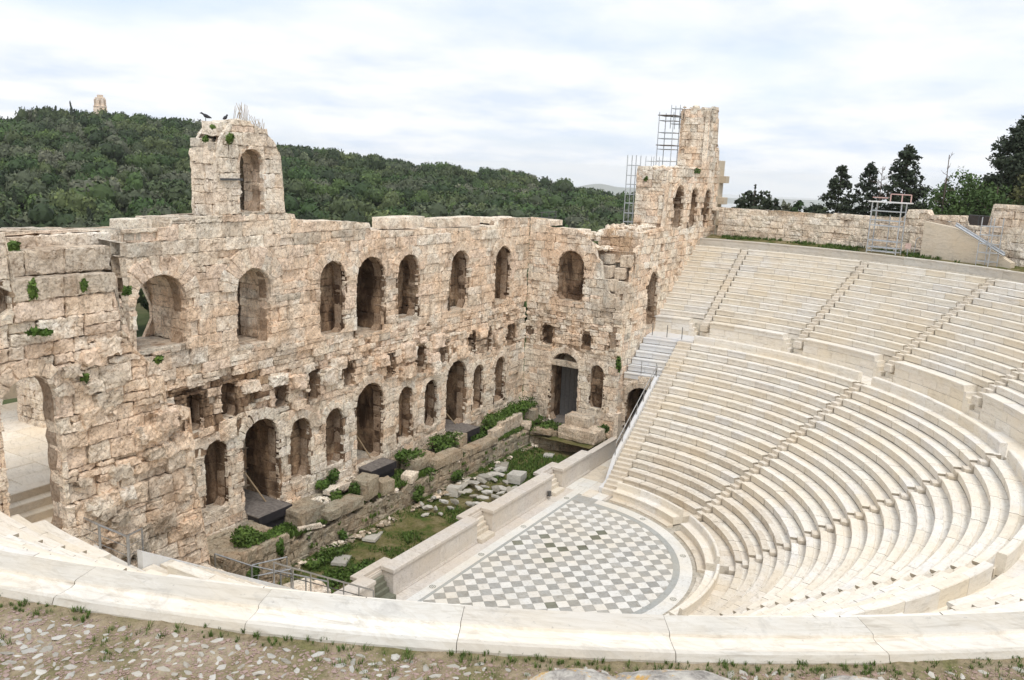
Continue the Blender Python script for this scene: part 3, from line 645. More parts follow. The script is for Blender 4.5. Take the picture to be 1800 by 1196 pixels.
# ---- white balustrades of the end stairs, with steel handrails
for side in (1,-1):
    mb=MB(); y0,y1=.36,.62; s=side
    P=[(10.75,.0),(10.75,.42),(11.35,.50),(22.6,8.35+.0),(22.6,8.0),(22.4,0)] if False else None
    pts=[(10.35,.02,.30),(11.15,.05,.42),(12.0,.9,1.55)]
    top=[(10.3,.34),(11.2,.52),(12.2,1.95),(18.9,6.30) if s>0 else (23.1,8.95)]; bot=[(10.3,.0),(11.2,.0),(12.2,.2),(18.9,4.9) if s>0 else (23.1,8.0)]
    V=[];F=[]
    for (x,z),(x2,z2) in zip(top,bot): V+=[(s*x,y0,z2),(s*x,y1,z2),(s*x,y1,z),(s*x,y0,z)]
    for k in range(3): F+=[(4*k+a,4*k+(a+1)%4,4*k+4+(a+1)%4,4*k+4+a) for a in range(4)]
    F+=[(0,1,2,3),(12,13,14,15)]; mb.add(V,F)
    e=empty('balustrade',(0,0,0),'sloping white marble balustrade with steel handrail, '+('beside the far dark passage' if s>0 else 'beside the near ruined wall'),'railing')
    mb.build('coping',M['seat_new'],e)
    zt=lambda x: np.interp(x,[p[0] for p in top],[p[1] for p in top])
    xs=np.linspace(12.3,18.8 if s>0 else 17.8,7); m2=MB()
    for x in xs:
        q=MB(); q.tube((s*x,.49,zt(x)-.05),(s*x,.49,zt(x)+.85),.03); q.build('post',M['steel'],e)
    m2.tube((s*xs[0],.49,zt(xs[0])+.85),(s*xs[-1],.49,zt(xs[-1])+.85),.035,8); m2.build('handrail',M['steel'],e)
    m3=MB(); m3.tube((s*xs[0],.49,zt(xs[0])+.45),(s*xs[-1],.49,zt(xs[-1])+.45),.02,6); m3.build('lower_rail',M['darksteel'],e)
    # level guard along the edge of the white seats
    if s<0: continue
    e=empty('guard_rail',(s*18.9,1.5,6.2),'thin steel guard rail on the edge of the white seats '+('above the far passage arch' if s>0 else 'by the near wall'),'railing')
    for y in (.6,1.75,2.9): q=MB(); q.tube((0,y-1.5,-.05),(0,y-1.5,1.0),.028); q.build('post',M['steel'],e)
    for z in (1.0,.55): q=MB(); q.tube((0,-.9,z),(0,1.4,z),.02); q.build('rail',M['steel'],e)
    e=empty('guard_rail',(s*22.7,1.2,8.43),'short steel posts on the white landing '+('above the far white seats' if s>0 else 'at the near end'),'railing')
    for y in (.0,1.2,2.4): q=MB(); q.tube((0,y-1.0,0),(0,y-1.0,.95),.028); q.build('post',M['darksteel'],e)
# ---- orchestra floor
mb=MB(); A=np.linspace(-PI,0,97); V=[(0,0,0.)]+[(9.24*math.cos(a),9.24*math.sin(a),0.) for a in A]+[(9.24,2.75,0),(-9.24,2.75,0)]
mb.add(V,[(0,k,k+1) for k in range(1,len(V)-1)]+[(0,len(V)-1,1)]); floor=tag(mb.build('orchestra_floor',M['floor_grey']),kind='structure')
def clip(poly,n,c):
    out=[]; m=len(poly)
    for i in range(m):
        a,b=poly[i],poly[(i+1)%m]; da=a[0]*n[0]+a[1]*n[1]-c; db=b[0]*n[0]+b[1]*n[1]-c
        if da<=0: out.append(a)
        if (da<0<db) or (db<0<da): t=da/(da-db); out.append((a[0]+(b[0]-a[0])*t,a[1]+(b[1]-a[1])*t))
    return out
RT=7.97; YT=1.36; tl=[]; rest=MB(); restw=MB()
for k2 in range(-4,48):
    for m2 in range(-4,26):
        if (k2+m2)%2: continue
        k,m=k2/2,m2/2; white=(k2%2==1)
        cx,cy=(k-9.4457)*.82+.109,(-m+1.0566)*.82+.094; h=.41-.006
        if math.hypot(cx,cy)>RT+.45 and cy<.3: continue
        poly=[(cx+h,cy),(cx,cy+h),(cx-h,cy),(cx,cy-h)]
        L=math.hypot(cx,cy) or 1; ang=math.atan2(cy,cx)
        for da in (-.06,-.03,0,.03,.06): poly=clip(poly,(math.cos(ang+da),math.sin(ang+da)),RT)
        poly=clip(poly,(0,1),YT)
        if len(poly)<3: continue
        ar=abs(sum(poly[i][0]*poly[(i+1)%len(poly)][1]-poly[(i+1)%len(poly)][0]*poly[i][1] for i in range(len(poly)))/2)
        if ar<.02: continue
        tl.append((ar*view_score((cx,cy,0),1,1,(0,0,1)),cx,cy,poly,white))
tl.sort(key=lambda t:-t[0])
for i,(sc,cx,cy,poly,white) in enumerate(tl):
    z=.012+random.uniform(-.004,.004); n=len(poly); V=[(x-cx,y-cy,0.002) for x,y in poly]+[(x-cx,y-cy,z) for x,y in poly]; F=[tuple(range(n,2*n))]+[(a,(a+1)%n,n+(a+1)%n,n+a) for a in range(n)]
    # blackened tiles gather in the damp middle strip
    dk=(not white) and random.random()<(.16 if abs(cx-1.5)<4.5 and cy>-3 else .02)
    mt=M['floor_white'] if white else (M['floor_dark'] if dk else M['floor_grey'])
    if i<295: link('tile',mesh('tile',V,F,np.full(2*n,.5)),mt,floor,(cx,cy,0))
    else: (restw if white else rest).add(np.array(V)+[cx,cy,0],F)
if rest.n: rest.build('small_tiles',M['floor_grey'],floor,kind='stuff')
if restw.n: restw.build('small_tiles',M['floor_white'],floor,kind='stuff')
def band(name,r0,r1,z,mat,n,par,seg=1):
    for k in range(n):
        a0,a1=-PI+PI*k/n,-PI+PI*(k+1)/n; ns=max(2,int((a1-a0)*r1/.5)); g=.004
        V=[];F=[]
        for zz in (.001,z):
            for i in range(ns+1):
                a=a0+g/r1+(a1-a0-2*g/r1)*i/ns; V+=[(r0*math.cos(a),r0*math.sin(a),zz),(r1*math.cos(a),r1*math.sin(a),zz)]
        o=2*(ns+1)
        for i in range(ns): F+=[(o+2*i,o+2*i+1,o+2*i+3,o+2*i+2),(2*i,2*i+2,o+2*i+2,o+2*i),(2*i+1,o+2*i+1,o+2*i+3,2*i+3)]
        F+=[(0,o,o+1,1),(2*ns,2*ns+1,o+2*ns+1,o+2*ns)]
        link(name,mesh(name,V,F,np.full(len(V),.5)),mat,par)
band('grey_border_slab',7.99,8.33,.014,M['band_grey'],14,floor); band('white_border_slab',8.335,9.0,.026,M['floor_white'],17,floor)
for nm,y0,y1,z,mat,L in (('grey_border_slab',1.37,1.53,.014,M['band_grey'],1.9),('white_border_slab',1.535,2.05,.026,M['floor_white'],2.1),('gutter_slab',2.06,2.74,.010,M['stage_marble'],1.3)):
    x=-8.3 if y0<1.5 else -8.6
    while x<(8.3 if y0<1.5 else 8.6): V,F=cbox(x+.004,x+L-.004,y0,y1,.001,z); link(nm,mesh(nm,V,F,np.full(8,.5)),mat,floor); x+=L
# incised roundels on the white border
def roundel(x,y,r=.17):
    mb=MB(); 
    for ri,ro in ((r*.82,r),(r*.25,r*.36)):
        V=[];n=20
        for k in range(n): a=2*PI*k/n; V+=[(ri*math.cos(a),ri*math.sin(a),0),(ro*math.cos(a),ro*math.sin(a),0)]
        mb.add(V,[(2*k,2*k+1,(2*k+3)%(2*n),(2*k+2)%(2*n)) for k in range(n)])
    for k in range(6): a=PI*k/3; mb.box(-.013,.013,r*.4,r*.8,-.001,.001,rz=a)
    mb.build('roundel',M['floor_dark'],floor,(x,y,.031))
for x in (-6.3,-1.9,2.6,8.0): roundel(x,1.8)
for a in (-24,-58,-92,-130): roundel(8.67*math.cos(rad(a)),8.67*math.sin(rad(a)))
# parodos pavings and general ground of the orchestra level
mb=MB(); mb.box(9.0,24,-1.6,3.0,-.3,-.02); mb.box(-24,-9.0,-1.6,3.0,-.3,-.02); base=tag(mb.build('pavement',M['stage_marble']),kind='structure')
for s in (1,-1):
    x=9.05
    while x<24:
        L=random.uniform(1.1,1.9); y=-.2 if x<10.9 else .62
        while y<2.72:
            d=min(random.uniform(.6,1.0),2.74-y); 
            if 2.74-y-d<.3: d=2.74-y
            V,F=cbox(x+.008,x+L-.008,y+.008,y+d-.008,-.1,0,.01); V[:,2]+=random.uniform(-.008,.012); V[:,0]*=s
            if s<0: F=[f[::-1] for f in F]
            link('paving_slab',mesh('paving_slab',V,F,np.full(len(V),.5)),M['floor_white'] if random.random()<.7 else M['seat_old'],base); y+=d
        x+=L
# ================================================================== STAGE FRONT (marble wall between orchestra and stage)
e=empty('stage_front_wall',(0,2.75,0),'low cream marble wall with coping and small stair niches along the orchestra edge','wall'); W0=np.array((0,2.75,0.))
def bx(name,x0,x1,y0,y1,z0,z1,mat,par=None,c=.012):
    V,F=cbox(x0,x1,y0,y1,z0,z1,c); ctr=V.mean(0); o=link(name,mesh(name,V-ctr,F,np.full(len(V),.5)),mat,par or e,tuple(ctr-np.array((par or e).location))); return o
SM=M['stage_marble']
gaps=[(-9.55,-7.85),(-.85,1.0),(7.75,9.45)]
segs=[(-12.5,-9.55),(-7.85,-.85),(1.0,7.75),(9.45,13.3)]
for a,b in segs:
    L=1.75; n=max(1,round((b-a)/L)); L=(b-a)/n
    for k in range(n):
        x0,x1=a+k*L,a+(k+1)*L
        bx('panel',x0+.004,x1-.004,2.80,3.3,.16,1.22,SM); bx('base_moulding',x0+.004,x1-.004,2.73,3.3,.0,.10,SM); bx('base_moulding',x0+.003,x1-.003,2.765,3.3,.10,.16,SM)
        bx('coping',x0+.004,x1-.004,2.70,3.52,1.30,1.48,SM,c=.03); bx('cornice',x0+.003,x1-.003,2.75,3.45,1.22,1.30,SM)
for a,b in gaps:
    bx('niche_back',a,b,3.42,3.75,0,1.22,SM); bx('coping',a-.4,b+.4,3.525,3.98,1.30,1.49,SM,c=.03); bx('cornice',a-.3,b+.3,3.46,3.9,1.22,1.30,SM)
    for k in range(4): bx('step',a+.05,b-.45,2.78+.16*k if k else 2.5,3.42,0.+.0*k if k==0 else .26*k+.001,.26*(k+1),M['seat_old'] if a>-9 else M['floor_dark'],c=.015)
    bx('pier',b-.38,b+.02,2.74,3.4,.0,1.295,SM); bx('pier_cap',b-.46,b+.06,2.66,3.5,1.30,1.50,SM,c=.03)
bx('panel',13.3,17.75,2.80,3.15,0,1.28,SM); bx('coping',13.3,17.7,2.76,3.2,1.281,1.34,SM)
mb=MB(); mb.tube((7.35-.2,2.62,.28),(7.35-.2,2.62,.5),.11,10); mb.tube((7.15,2.62,.5),(7.15,2.62,.56),.13,10); mb.box(-.14+7.15,.14+7.15,2.5,2.74,.27,.30)
tag(mb.build('floodlight',M['darksteel'],None),'small dark lamp on a step at the orchestra edge','lamp')
# ================================================================== TRENCH between stage front and stage foundations
def sheet(name,x0,x1,y0,y1,zf,mat,cell=.25,kind='structure'):
    X,Y=np.meshgrid(np.arange(x0,x1+cell,cell),np.arange(y0,y1+cell,cell)); Z=zf(X,Y); n,m=X.shape; i=np.arange(n*m).reshape(n,m)
    F=np.stack([i[:-1,:-1],i[:-1,1:],i[1:,1:],i[1:,:-1]],-1).reshape(-1,4)
    o=link(name,mesh(name,np.stack([X,Y,Z],-1).reshape(-1,3),F.tolist(),None,True),mat); return tag(o,kind=kind)
trz=lambda x,y:.12+.10*fbm(np.stack([x*.5,y*.5,0*x],-1),3)+.25*sstep(y,7.3,8.6)
sheet('ground',-20,17.6,3.4,9.6,trz,M['lawn'])
sheet('ground',-24,17.75,9.0,11.3,lambda x,y:1.45+.16*fbm(np.stack([x*.7,y*.7,0*x+3],-1),3)+.5*sstep(y,9.6,11.1)-1.0*(x<-16)+0*x,M['lawn'])
sheet('ground',14.6,17.75,3.5,8.6,lambda x,y:1.2+.12*fbm(np.stack([x*.7,y*.7,0*x+3],-1),3),M['lawn'])
# ================================================================== STAGE WALL
OU=[Op(-14.36,2.5,12.3,15.6,1,.10),Op(-9.1,2.1,11.6,15.45,1,.05),Op(-3.55,1.95,11.25,15.4,1,.04),Op(-.4,2.5,10.85,15.4,1,.05),Op(3.12,2.05,11.3,15.3,1,.05),Op(8.62,2.05,11.15,15.2,1,.04),Op(14.06,2.05,11.1,15.15,1,.05)]
OM=[Op(c,w_,z0,z1,False,.07) for c,w_,z0,z1 in [(-12.8,.85,7.9,9.8),(-10.75,1.05,8.1,9.9),(-7.4,1.0,7.85,9.45),(-5,.85,7.75,9.5),(-2.2,.9,7.95,9.5),(1.5,.9,7.7,9.35),(4.5,1.15,7.4,9.3),(7,1.0,7.65,9.3),(10.3,.8,7.7,9.25),(12.5,.65,7.5,9.2),(15.6,1.2,7.45,9.2)]]
OL=[Op(-11.7,1.35,3.6,7.2,1,.04),Op(-8.85,2.4,2.72,7.6,1,.05),Op(-6.1,1.5,3.45,7.0,1,.04),Op(-3.45,1.45,3.5,6.95,1,.04),Op(-.38,2.42,2.85,7.8,1,.05),Op(3.0,1.4,3.3,6.9,1,.04),Op(5.65,1.38,3.45,6.8,1,.04),Op(8.6,2.4,2.75,7.6,1,.05),Op(11.3,1.3,3.4,6.8,1,.04),Op(14.2,1.35,3.35,6.9,1,.04)]
CUT=Op(-20.75,6.2,-9,14.6,False,.05)
BELL=Op(-9.05,1.45,18.2,21.2,1,.10)
stop=prof([(-24,17.9),(-15.9,17.62),(-15.88,17.62),(-13.7,17.65),(-13.6,18.0),(-11.15,18.1),(-11.12,19.5),(-11.1,20.7),(-10.95,21.3),(-10.7,21.8),(-10.4,22.15),(-10.0,22.5),(-9.2,22.45),(-8.4,22.15),(-7.6,21.6),(-7.15,20.9),(-7.05,19.4),(-6.98,18.1),(-6.25,18.0),(-6.2,17.5),(-4.5,17.6),(-2.4,17.5),(-.45,17.35),(-.4,16.9),(3,16.8),(8,16.7),(12.3,16.6),(12.32,16.62),(13.2,16.7),(13.22,17.2),(17.7,17.1)])
SWL=Wall('stage_wall',(0,11.1,2),'tall ruined stage wall of warm weathered stone pierced by three rows of arched openings','wall',295)
f1=F1(11.1); fm=flat(f1,(0,-1,0)); ops=OU+OM+OL+[BELL,CUT]
def wm(u,v):
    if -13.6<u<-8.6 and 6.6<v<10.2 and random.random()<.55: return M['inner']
    if v>18.1: return M['pale'] if random.random()<.7 else M['stone']
    if v>16.6: return M['grey'] if random.random()<.14 else (M['pale'] if random.random()<.4 else M['stone'])
    if v<7.2: return M['pale'] if random.random()<.62 else M['stone']
    if random.random()<.03: return M['grey']
    return M['pale'] if random.random()<.12 else M['stone']
mids=lambda a,b:None
SWL.face(fm,-17.7,17.7,2.0,7.6,M['pale'],h=(.44,.6),l=(.6,1.25),ops=ops,top=stop,amp=.06,mats=wm,rec=.025,miss=.10,deep=.12,split=.3)
SWL.face(fm,-17.7,17.7,7.6,10.7,M['stone'],h=(.34,.55),l=(.4,1.1),ops=ops,top=stop,amp=.13,mats=wm,rec=.075,miss=.30,deep=.26,split=.5,cell=.13)
SWL.face(fm,-23,17.7,10.7,18.1,M['stone'],h=(.50,.80),l=(.8,2.1),ops=ops,top=stop,amp=.10,mats=wm,rec=.028,miss=.14,deep=.12,split=.3)
SWL.face(fm,-11.1,-7.0,18.1,22.6,M['pale'],h=(.5,.8),l=(.7,1.4),ops=ops,top=stop,amp=.08,mats=wm,rec=.04,miss=.1,deep=.1,split=.2)
SWL.core(f1,-23,17.75,1.5,22.6,ops=ops,top=stop)
for o in OU: SWL.ring(lambda u,v,d:f1(u,v,d),o,M['stone'],.95 if o.c<-8 else .6,.07)
for o in OL: SWL.ring(lambda u,v,d:f1(u,v,d),o,M['pale'],.42 if o.w<2 else .55,.04)
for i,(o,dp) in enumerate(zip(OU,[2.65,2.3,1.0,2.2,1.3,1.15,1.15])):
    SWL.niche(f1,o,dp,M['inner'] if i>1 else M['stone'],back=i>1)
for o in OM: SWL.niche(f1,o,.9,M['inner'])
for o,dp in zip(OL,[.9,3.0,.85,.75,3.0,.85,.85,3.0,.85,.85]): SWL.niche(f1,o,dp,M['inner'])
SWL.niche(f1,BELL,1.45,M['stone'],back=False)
# stubs of the fallen vault: stones standing proud of the wall between the rows
for c in [-11.3,-9.6,-7.9,-6.2,-3.9,-2.9,.4,2.9,3.4,5.8,6.0,8.9,9.4,11.4,11.7,13.8]:
    for k in range(3):
        u=c+random.uniform(-.4,.4); v=random.uniform(7.5,9.6); a=random.uniform(.3,.6); b=random.uniform(.25,.5)
        if any(o.inside(np.array([u]),np.array([v]),-.45)[0] for o in ops): continue
        SWL.put(patch(fm,u-a,u+a,v-b,v+b,.14,amp=.16,rec=.16,back=.5,off=random.uniform(.12,.38),wob=.05),M['stone'],view_score((u,11.1,v),2*a,2*b,(0,-1,0)))
# top surfaces, raised blocks, bell tower body
topcap(SWL,-23,-11.15,11.2,13.7,lambda u:float(stop(u))-.08,M['grey']); topcap(SWL,-6.9,17.7,11.2,13.7,lambda u:float(stop(u))-.08,M['pale'])
topcap(SWL,-9.7,-7.1,12.95,13.8,lambda u:float(stop(u))-.3,M['grey'],l=(.4,.8)); topcap(SWL,-11.1,-7.1,11.25,12.95,lambda u:float(stop(u))-.1,M['grey'],l=(.4,.8))
fb=lambda u,v,d:f1(u,v,-d)
bk=lambda s,t:(np.stack([s,np.full_like(s,13.75),t],-1),np.array([0,1,0.])); SWL.face(bk,-23,17.7,-3,18.1,M['stone'],ops=OU[:2]+[CUT],top=lambda u:np.minimum(stop(u),18.1)-.1,l=(2,3.4),h=(1,1.4),cell=.8,split=0)
bk2=lambda s,t:(np.stack([s,np.full_like(s,13.0),t],-1),np.array([0,1,0.])); SWL.face(bk2,-11.1,-7.1,18,22.5,M['pale'],ops=[BELL],top=lambda u:stop(u)-.1,l=(1,2),h=(.6,.9),cell=.4)
for xx,sg in ((-11.1,-1),(-7.08,1)):
    ss=lambda s,t,xx=xx,sg=sg:(np.stack([np.full_like(s,xx)-sg*.12*np.clip(t-20.2,0,9)**1.5,s,t],-1),np.array([sg*1.,0,0])); SWL.face(ss,11.15,12.95,18,21.0,M['pale'],top=prof([(11.1,20.9),(12.2,20.8),(13,20.2)]),l=(.7,1.2),h=(.5,.8))
mb=MB()
for (x0,x1,z) in ((-15.8,-14.5,17.98),(-13.9,-12.8,18.05),(-6.9,-6.3,18.0)): pass
SWLe=SWL.build()
def block(name,label,c,size,rz=0,mat='grey',seed=0,cat='stone block',group=None,par=None,rough=.05,tilt=0.):
    sx,sy,sz=size; nx,ny,nz=[max(1,min(5,int(round(q/.25)))) for q in size]; V=[];F=[]; idx={}
    def vid(i,j,k):
        if (i,j,k) not in idx:
            idx[(i,j,k)]=len(V); V.append(((i/nx-.5)*sx,(j/ny-.5)*sy,(k/nz)*sz))
        return idx[(i,j,k)]
    for i in range(nx):
        for j in range(ny): F.append((vid(i,j,0),vid(i,j+1,0),vid(i+1,j+1,0),vid(i+1,j,0))); F.append((vid(i,j,nz),vid(i+1,j,nz),vid(i+1,j+1,nz),vid(i,j+1,nz)))
    for k in range(nz):
        for i in range(nx): F.append((vid(i,0,k),vid(i+1,0,k),vid(i+1,0,k+1),vid(i,0,k+1))); F.append((vid(i,ny,k),vid(i,ny,k+1),vid(i+1,ny,k+1),vid(i+1,ny,k)))
        for j in range(ny): F.append((vid(0,j,k),vid(0,j,k+1),vid(0,j+1,k+1),vid(0,j+1,k))); F.append((vid(nx,j,k),vid(nx,j+1,k),vid(nx,j+1,k+1),vid(nx,j,k+1)))
    V=np.array(V); q=V-[0,0,sz/2]; e_=np.abs(q)/np.array([sx,sy,sz])*2; cr=((e_>.98).sum(1)>=2); V=V*np.where(cr,.965,1)[:,None]
    V=V+rough*np.stack([fbm(V*1.6+seed*3.1+i*19+np.array(c)*.7,3) for i in range(3)],-1)
    if tilt: 
        ct,st=math.cos(tilt),math.sin(tilt); V=np.c_[V[:,0]*ct+V[:,2]*st,V[:,1],-V[:,0]*st+V[:,2]*ct]
    o=link(name,mesh(name,V,F,np.full(len(V),random.random())),M[mat],par,c,rz)
    if par is None: tag(o,label,cat,group)
    return o
for i,(c,sz,rz) in enumerate((((-10.05,12.0,21.75),(1.1,1.4,.62),.1),((-9.25,12.1,21.95),(1.3,1.4,.55),-.1),((-8.35,12.0,21.55),(1.0,1.4,.60),.15),((-10.75,12.1,20.45),(.75,1.75,.75),.0))): block('arch_crown_stone',['rounded crown stone under the larger bird','highest crown stone of the ruined arch','crown stone under the dry stalks','shoulder stone on the edge of the ruined arch','shoulder stone at the edge of the ruined arch'][i],c,sz,rz,'pale',300+i,'stone',rough=.22)
block('parapet_block','pale block lying alone on the wall top beside the ruined arch',(-15.1,11.9,17.6),(1.4,1.0,.42),0,'pale')
block('parapet_block','broken pale block at the foot of the ruined arch on the wall',(-13.6,11.8,17.68),(.9,1.0,.4),.1,'grey',2)
block('parapet_block','long raised pale coping block above the central openings',(3.45,12.2,16.85),(3.7,1.3,.7),.0,'pale',3)
block('parapet_block','long pale coping block with a dark gap beside it',(9.2,12.2,16.72),(5.0,1.2,.62),0,'pale',4)
# inner return (stub of the near side room)
NR=Wall('ruined_cross_wall',(-19.6,8,0),'ruined stub of the near cross wall hidden behind the broken corner','wall',60)
NR.face(lambda s,t:(np.stack([np.full_like(s,-18.9),s,t],-1),np.array([1.,0,0])),5.6,11.0,2,6.4,M['stone'],l=(.7,1.4),h=(.45,.65),cell=.3)
NR.face(lambda s,t:(np.stack([np.full_like(s,-20.6),s,t],-1),np.array([-1.,0,0])),5.6,11.0,2,6.4,M['stone'],l=(1,1.8),h=(.7,.9),cell=.5)
topcap(NR,-20.6,-18.9,5.6,11.0,6.4,M['grey']); NR.build()
# ================================================================== FAR SIDE ROOM (plane x = 17.7) and side wall (plane y = 3.1)
FW=Wall('side_wall',(17.7,7,0),'far side wall of the stage with a tall doorway, a brick-like arched niche and broken top','wall',220)
g1=FX(17.7); gm=flat(g1,(-1,0,0))
fo=[Op(7.42,2.2,11.15,14.9,1,.04),Op(7.5,2.4,1.6,7.1,1,.05),Op(4.75,1.12,3.25,6.6,1,.03),Op(10.75,.5,8.0,8.65,0,.04),Op(9.15,.95,7.5,9.1,0,.05),Op(5.8,.8,7.55,9.05,0,.05),Op(3.65,.5,8.0,9.15,0,.04)]
ftop=prof([(3.05,11.0),(3.6,11.1),(3.62,12.0),(4.3,12.1),(4.32,13.0),(4.9,13.1),(4.92,14.3),(5.3,14.5),(5.5,15.5),(6.0,15.8),(6.6,16.3),(7.2,16.55),(9.5,16.5),(9.55,17.1),(11.2,17.15)])
fmt=lambda u,v: (M['grey'] if (u<5.2 and v>9.8 and random.random()<.75) else (M['pale'] if random.random()<(.7 if v<7.3 else .2) else M['stone']))
FW.face(gm,3.05,11.1,0.5,7.4,M['pale'],h=(.44,.62),l=(.6,1.2),ops=fo,top=ftop,mats=fmt,amp=.035,rec=.035)
FW.face(gm,3.05,11.1,7.4,10.2,M['stone'],h=(.36,.55),l=(.4,1.0),ops=fo,top=ftop,mats=fmt,amp=.12,rec=.07,miss=.3,deep=.2,split=.45)
FW.face(gm,3.05,11.1,10.2,17.2,M['stone'],h=(.5,.66),l=(.6,1.3),ops=fo,top=ftop,mats=fmt,amp=.06,rec=.05,miss=.1,deep=.1)
FW.core(g1,3.2,11.15,.3,17.2,ops=fo,top=ftop)
for o in fo[:3]: FW.ring(lambda u,v,d:g1(u,v,d),o,M['stone'] if o.z1>10 else M['pale'],.5 if o.w>2 else .3,.04)
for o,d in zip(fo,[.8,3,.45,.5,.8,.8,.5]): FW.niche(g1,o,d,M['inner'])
topcap(FW,6.0,11.1,17.75,19.6,lambda u:float(ftop(u))-.1,M['pale'],axis='y')
def bkf(s,t): return (np.stack([np.full_like(s,19.8),s,t],-1),np.array([1.,0,0]))
FW.face(bkf,3.1,11.1,-2,15,M['stone'],l=(2,3),h=(1,1.3),cell=.8,split=0)
def bkt(s,t): return (np.stack([s,np.full_like(s,6.2),t],-1),np.array([0,1.,0]))
FW.build()
block('lintel','broken stone lintel wedged across the tall dark doorway',(17.95,7.5,6.05),(.5,2.5,.45),0,'grey',9,'lintel')
# stepped grey ruin on the corner
st=[(18.05,4.1,11.05,.85,1.05,.75),(18.0,3.35,11.0,.8,.5,.6),(18.4,4.5,12.2,.9,1.0,.85),(18.9,3.75,12.0,.8,.9,.9),(18.7,4.9,13.1,1.0,.9,.9),(19.2,4.0,13.05,.8,.8,.8),(18.9,5.0,14.1,1.0,.8,.7),(19.6,3.7,13.9,.8,.9,.9),(19.0,4.3,11.6,1.2,1.2,.7)]
e=empty('stepped_ruin',(18.5,4,11),'stepped heap of squared grey blocks on the broken wall corner above the small niche','ruin')
for i,(x,y,z,a,b,c) in enumerate(st): o=block('block','',(x-18.5,y-4,z-11),(a,b,c),random.uniform(-.05,.05),'grey',i+20,par=e,rough=.09)
TW=Wall('tower_wall',(26,3.1,0),'high side wall with slender arched windows and a broken tower stub against the sky','tower',290)
h1=F1(3.1); hm_=flat(h1,(0,-1,0))
to=[Op(27.6,2.0,16.45,19.9,1,.05),Op(31.1,1.7,16.4,19.7,1,.05),Op(34.4,1.5,16.2,19.6,1,.05),Op(23.4,2.0,9.0,13.3,1,.05)]
ttop=prof([(17.6,10.9),(18.4,11.3),(18.42,12.6),(19.2,12.8),(19.22,13.6),(19.9,14.6),(19.92,15.4),(20.4,15.6),(20.42,16.4),(24.9,16.7),(24.95,20.9),(26,21.2),(28,21.35),(30,21.2),(33.3,21.4),(33.35,26.1),(34,26.5),(35.2,26.5),(35.7,25.6),(35.75,23.6),(36.4,22.9),(36.45,21.5),(37.2,21.4)])
tmt=lambda u,v: (M['grey'] if (v>25 and random.random()<.5) or (u<20 and v>10 and random.random()<.6) or random.random()<.05 else (M['pale'] if random.random()<.35 else M['stone']))
TW.face(hm_,17.75,37.2,-.2,9.0,M['pale'],h=(.44,.62),l=(.6,1.2),ops=to,top=ttop,mats=tmt,amp=.04)
TW.face(hm_,17.75,37.2,9.0,26.6,M['stone'],h=(.46,.66),l=(.6,1.2),ops=to,top=ttop,mats=tmt,amp=.09,rec=.06,miss=.2,deep=.16,cell=.2)
TW.core(h1,17.8,37.2,-.5,26.6,ops=to,top=ttop)
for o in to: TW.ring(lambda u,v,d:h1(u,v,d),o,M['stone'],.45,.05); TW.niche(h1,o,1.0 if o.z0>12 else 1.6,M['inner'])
# west-facing broken ends (each cross wall face)
def endface(x,y0,y1,z0,z1,mat,mats=None,top=None,ops=()):
    fx=flat(FX(x),(-1,0,0)); TW.face(fx,y0,y1,z0,z1,mat,h=(.5,.72),l=(.6,1.3),mats=mats,amp=.07,top=top,cell=.2,miss=.12,deep=.1,ops=ops)
    TW.core(FX(x),y0+.06,y1,z0,z1,top=top,depth=.12,mat=M['mortar'])
emt=lambda u,v: M['pale'] if random.random()<.55 else M['stone']
endface(25.0,3.12,5.8,15.6,21.4,M['pale'],emt,prof([(3,20.9),(3.6,21.1),(4.6,21.0),(4.62,21.3),(5.8,21.25)]))
endface(33.45,3.12,5.75,20.8,26.6,M['pale'],emt,prof([(3,26.3),(5.4,26.25),(5.42,24.6),(5.6,24.5),(5.75,22)]))
endface(20.3,3.12,6.6,9.5,16.6,M['scree'],lambda u,v:M['scree'] if random.random()<.8 else M['stone'],prof([(3,16.3),(5.4,16.5),(5.42,16.6),(6.3,16.4),(6.6,15.8)]))
topcap(TW,20.3,25.0,3.3,6.4,16.5,M['pale'],l=(.4,.8)); topcap(TW,25.0,33.45,3.25,5.8,lambda u:float(ttop(u))-.1,M['pale']); topcap(TW,33.5,35.6,3.25,5.7,26.2,M['pale'])
for x,z0,z1,y1 in ((36.9,15,21.4,5.8),(35.6,21,26.2,5.6)):
    def ef(s,t,x=x): return (np.stack([np.full_like(s,x),s,t],-1),np.array([1.,0,0]))
    TW.face(ef,3.15,y1,z0,z1,M['stone'],l=(.8,1.5),h=(.6,.9),cell=.4)
for x0,x1,z0,z1,y in ((20.4,37,5,16.4,6.6),(25.1,36.8,15.5,21.1,5.85),(33.5,35.6,21,26.1,5.75)):
    def ef(s,t,y=y): return (np.stack([s,np.full_like(s,y),t],-1),np.array([0,1.,0]))
    TW.face(ef,x0,x1,z0,z1,M['stone'],l=(1.2,2.2),h=(.8,1.2),cell=.6,split=0)
TW.build()
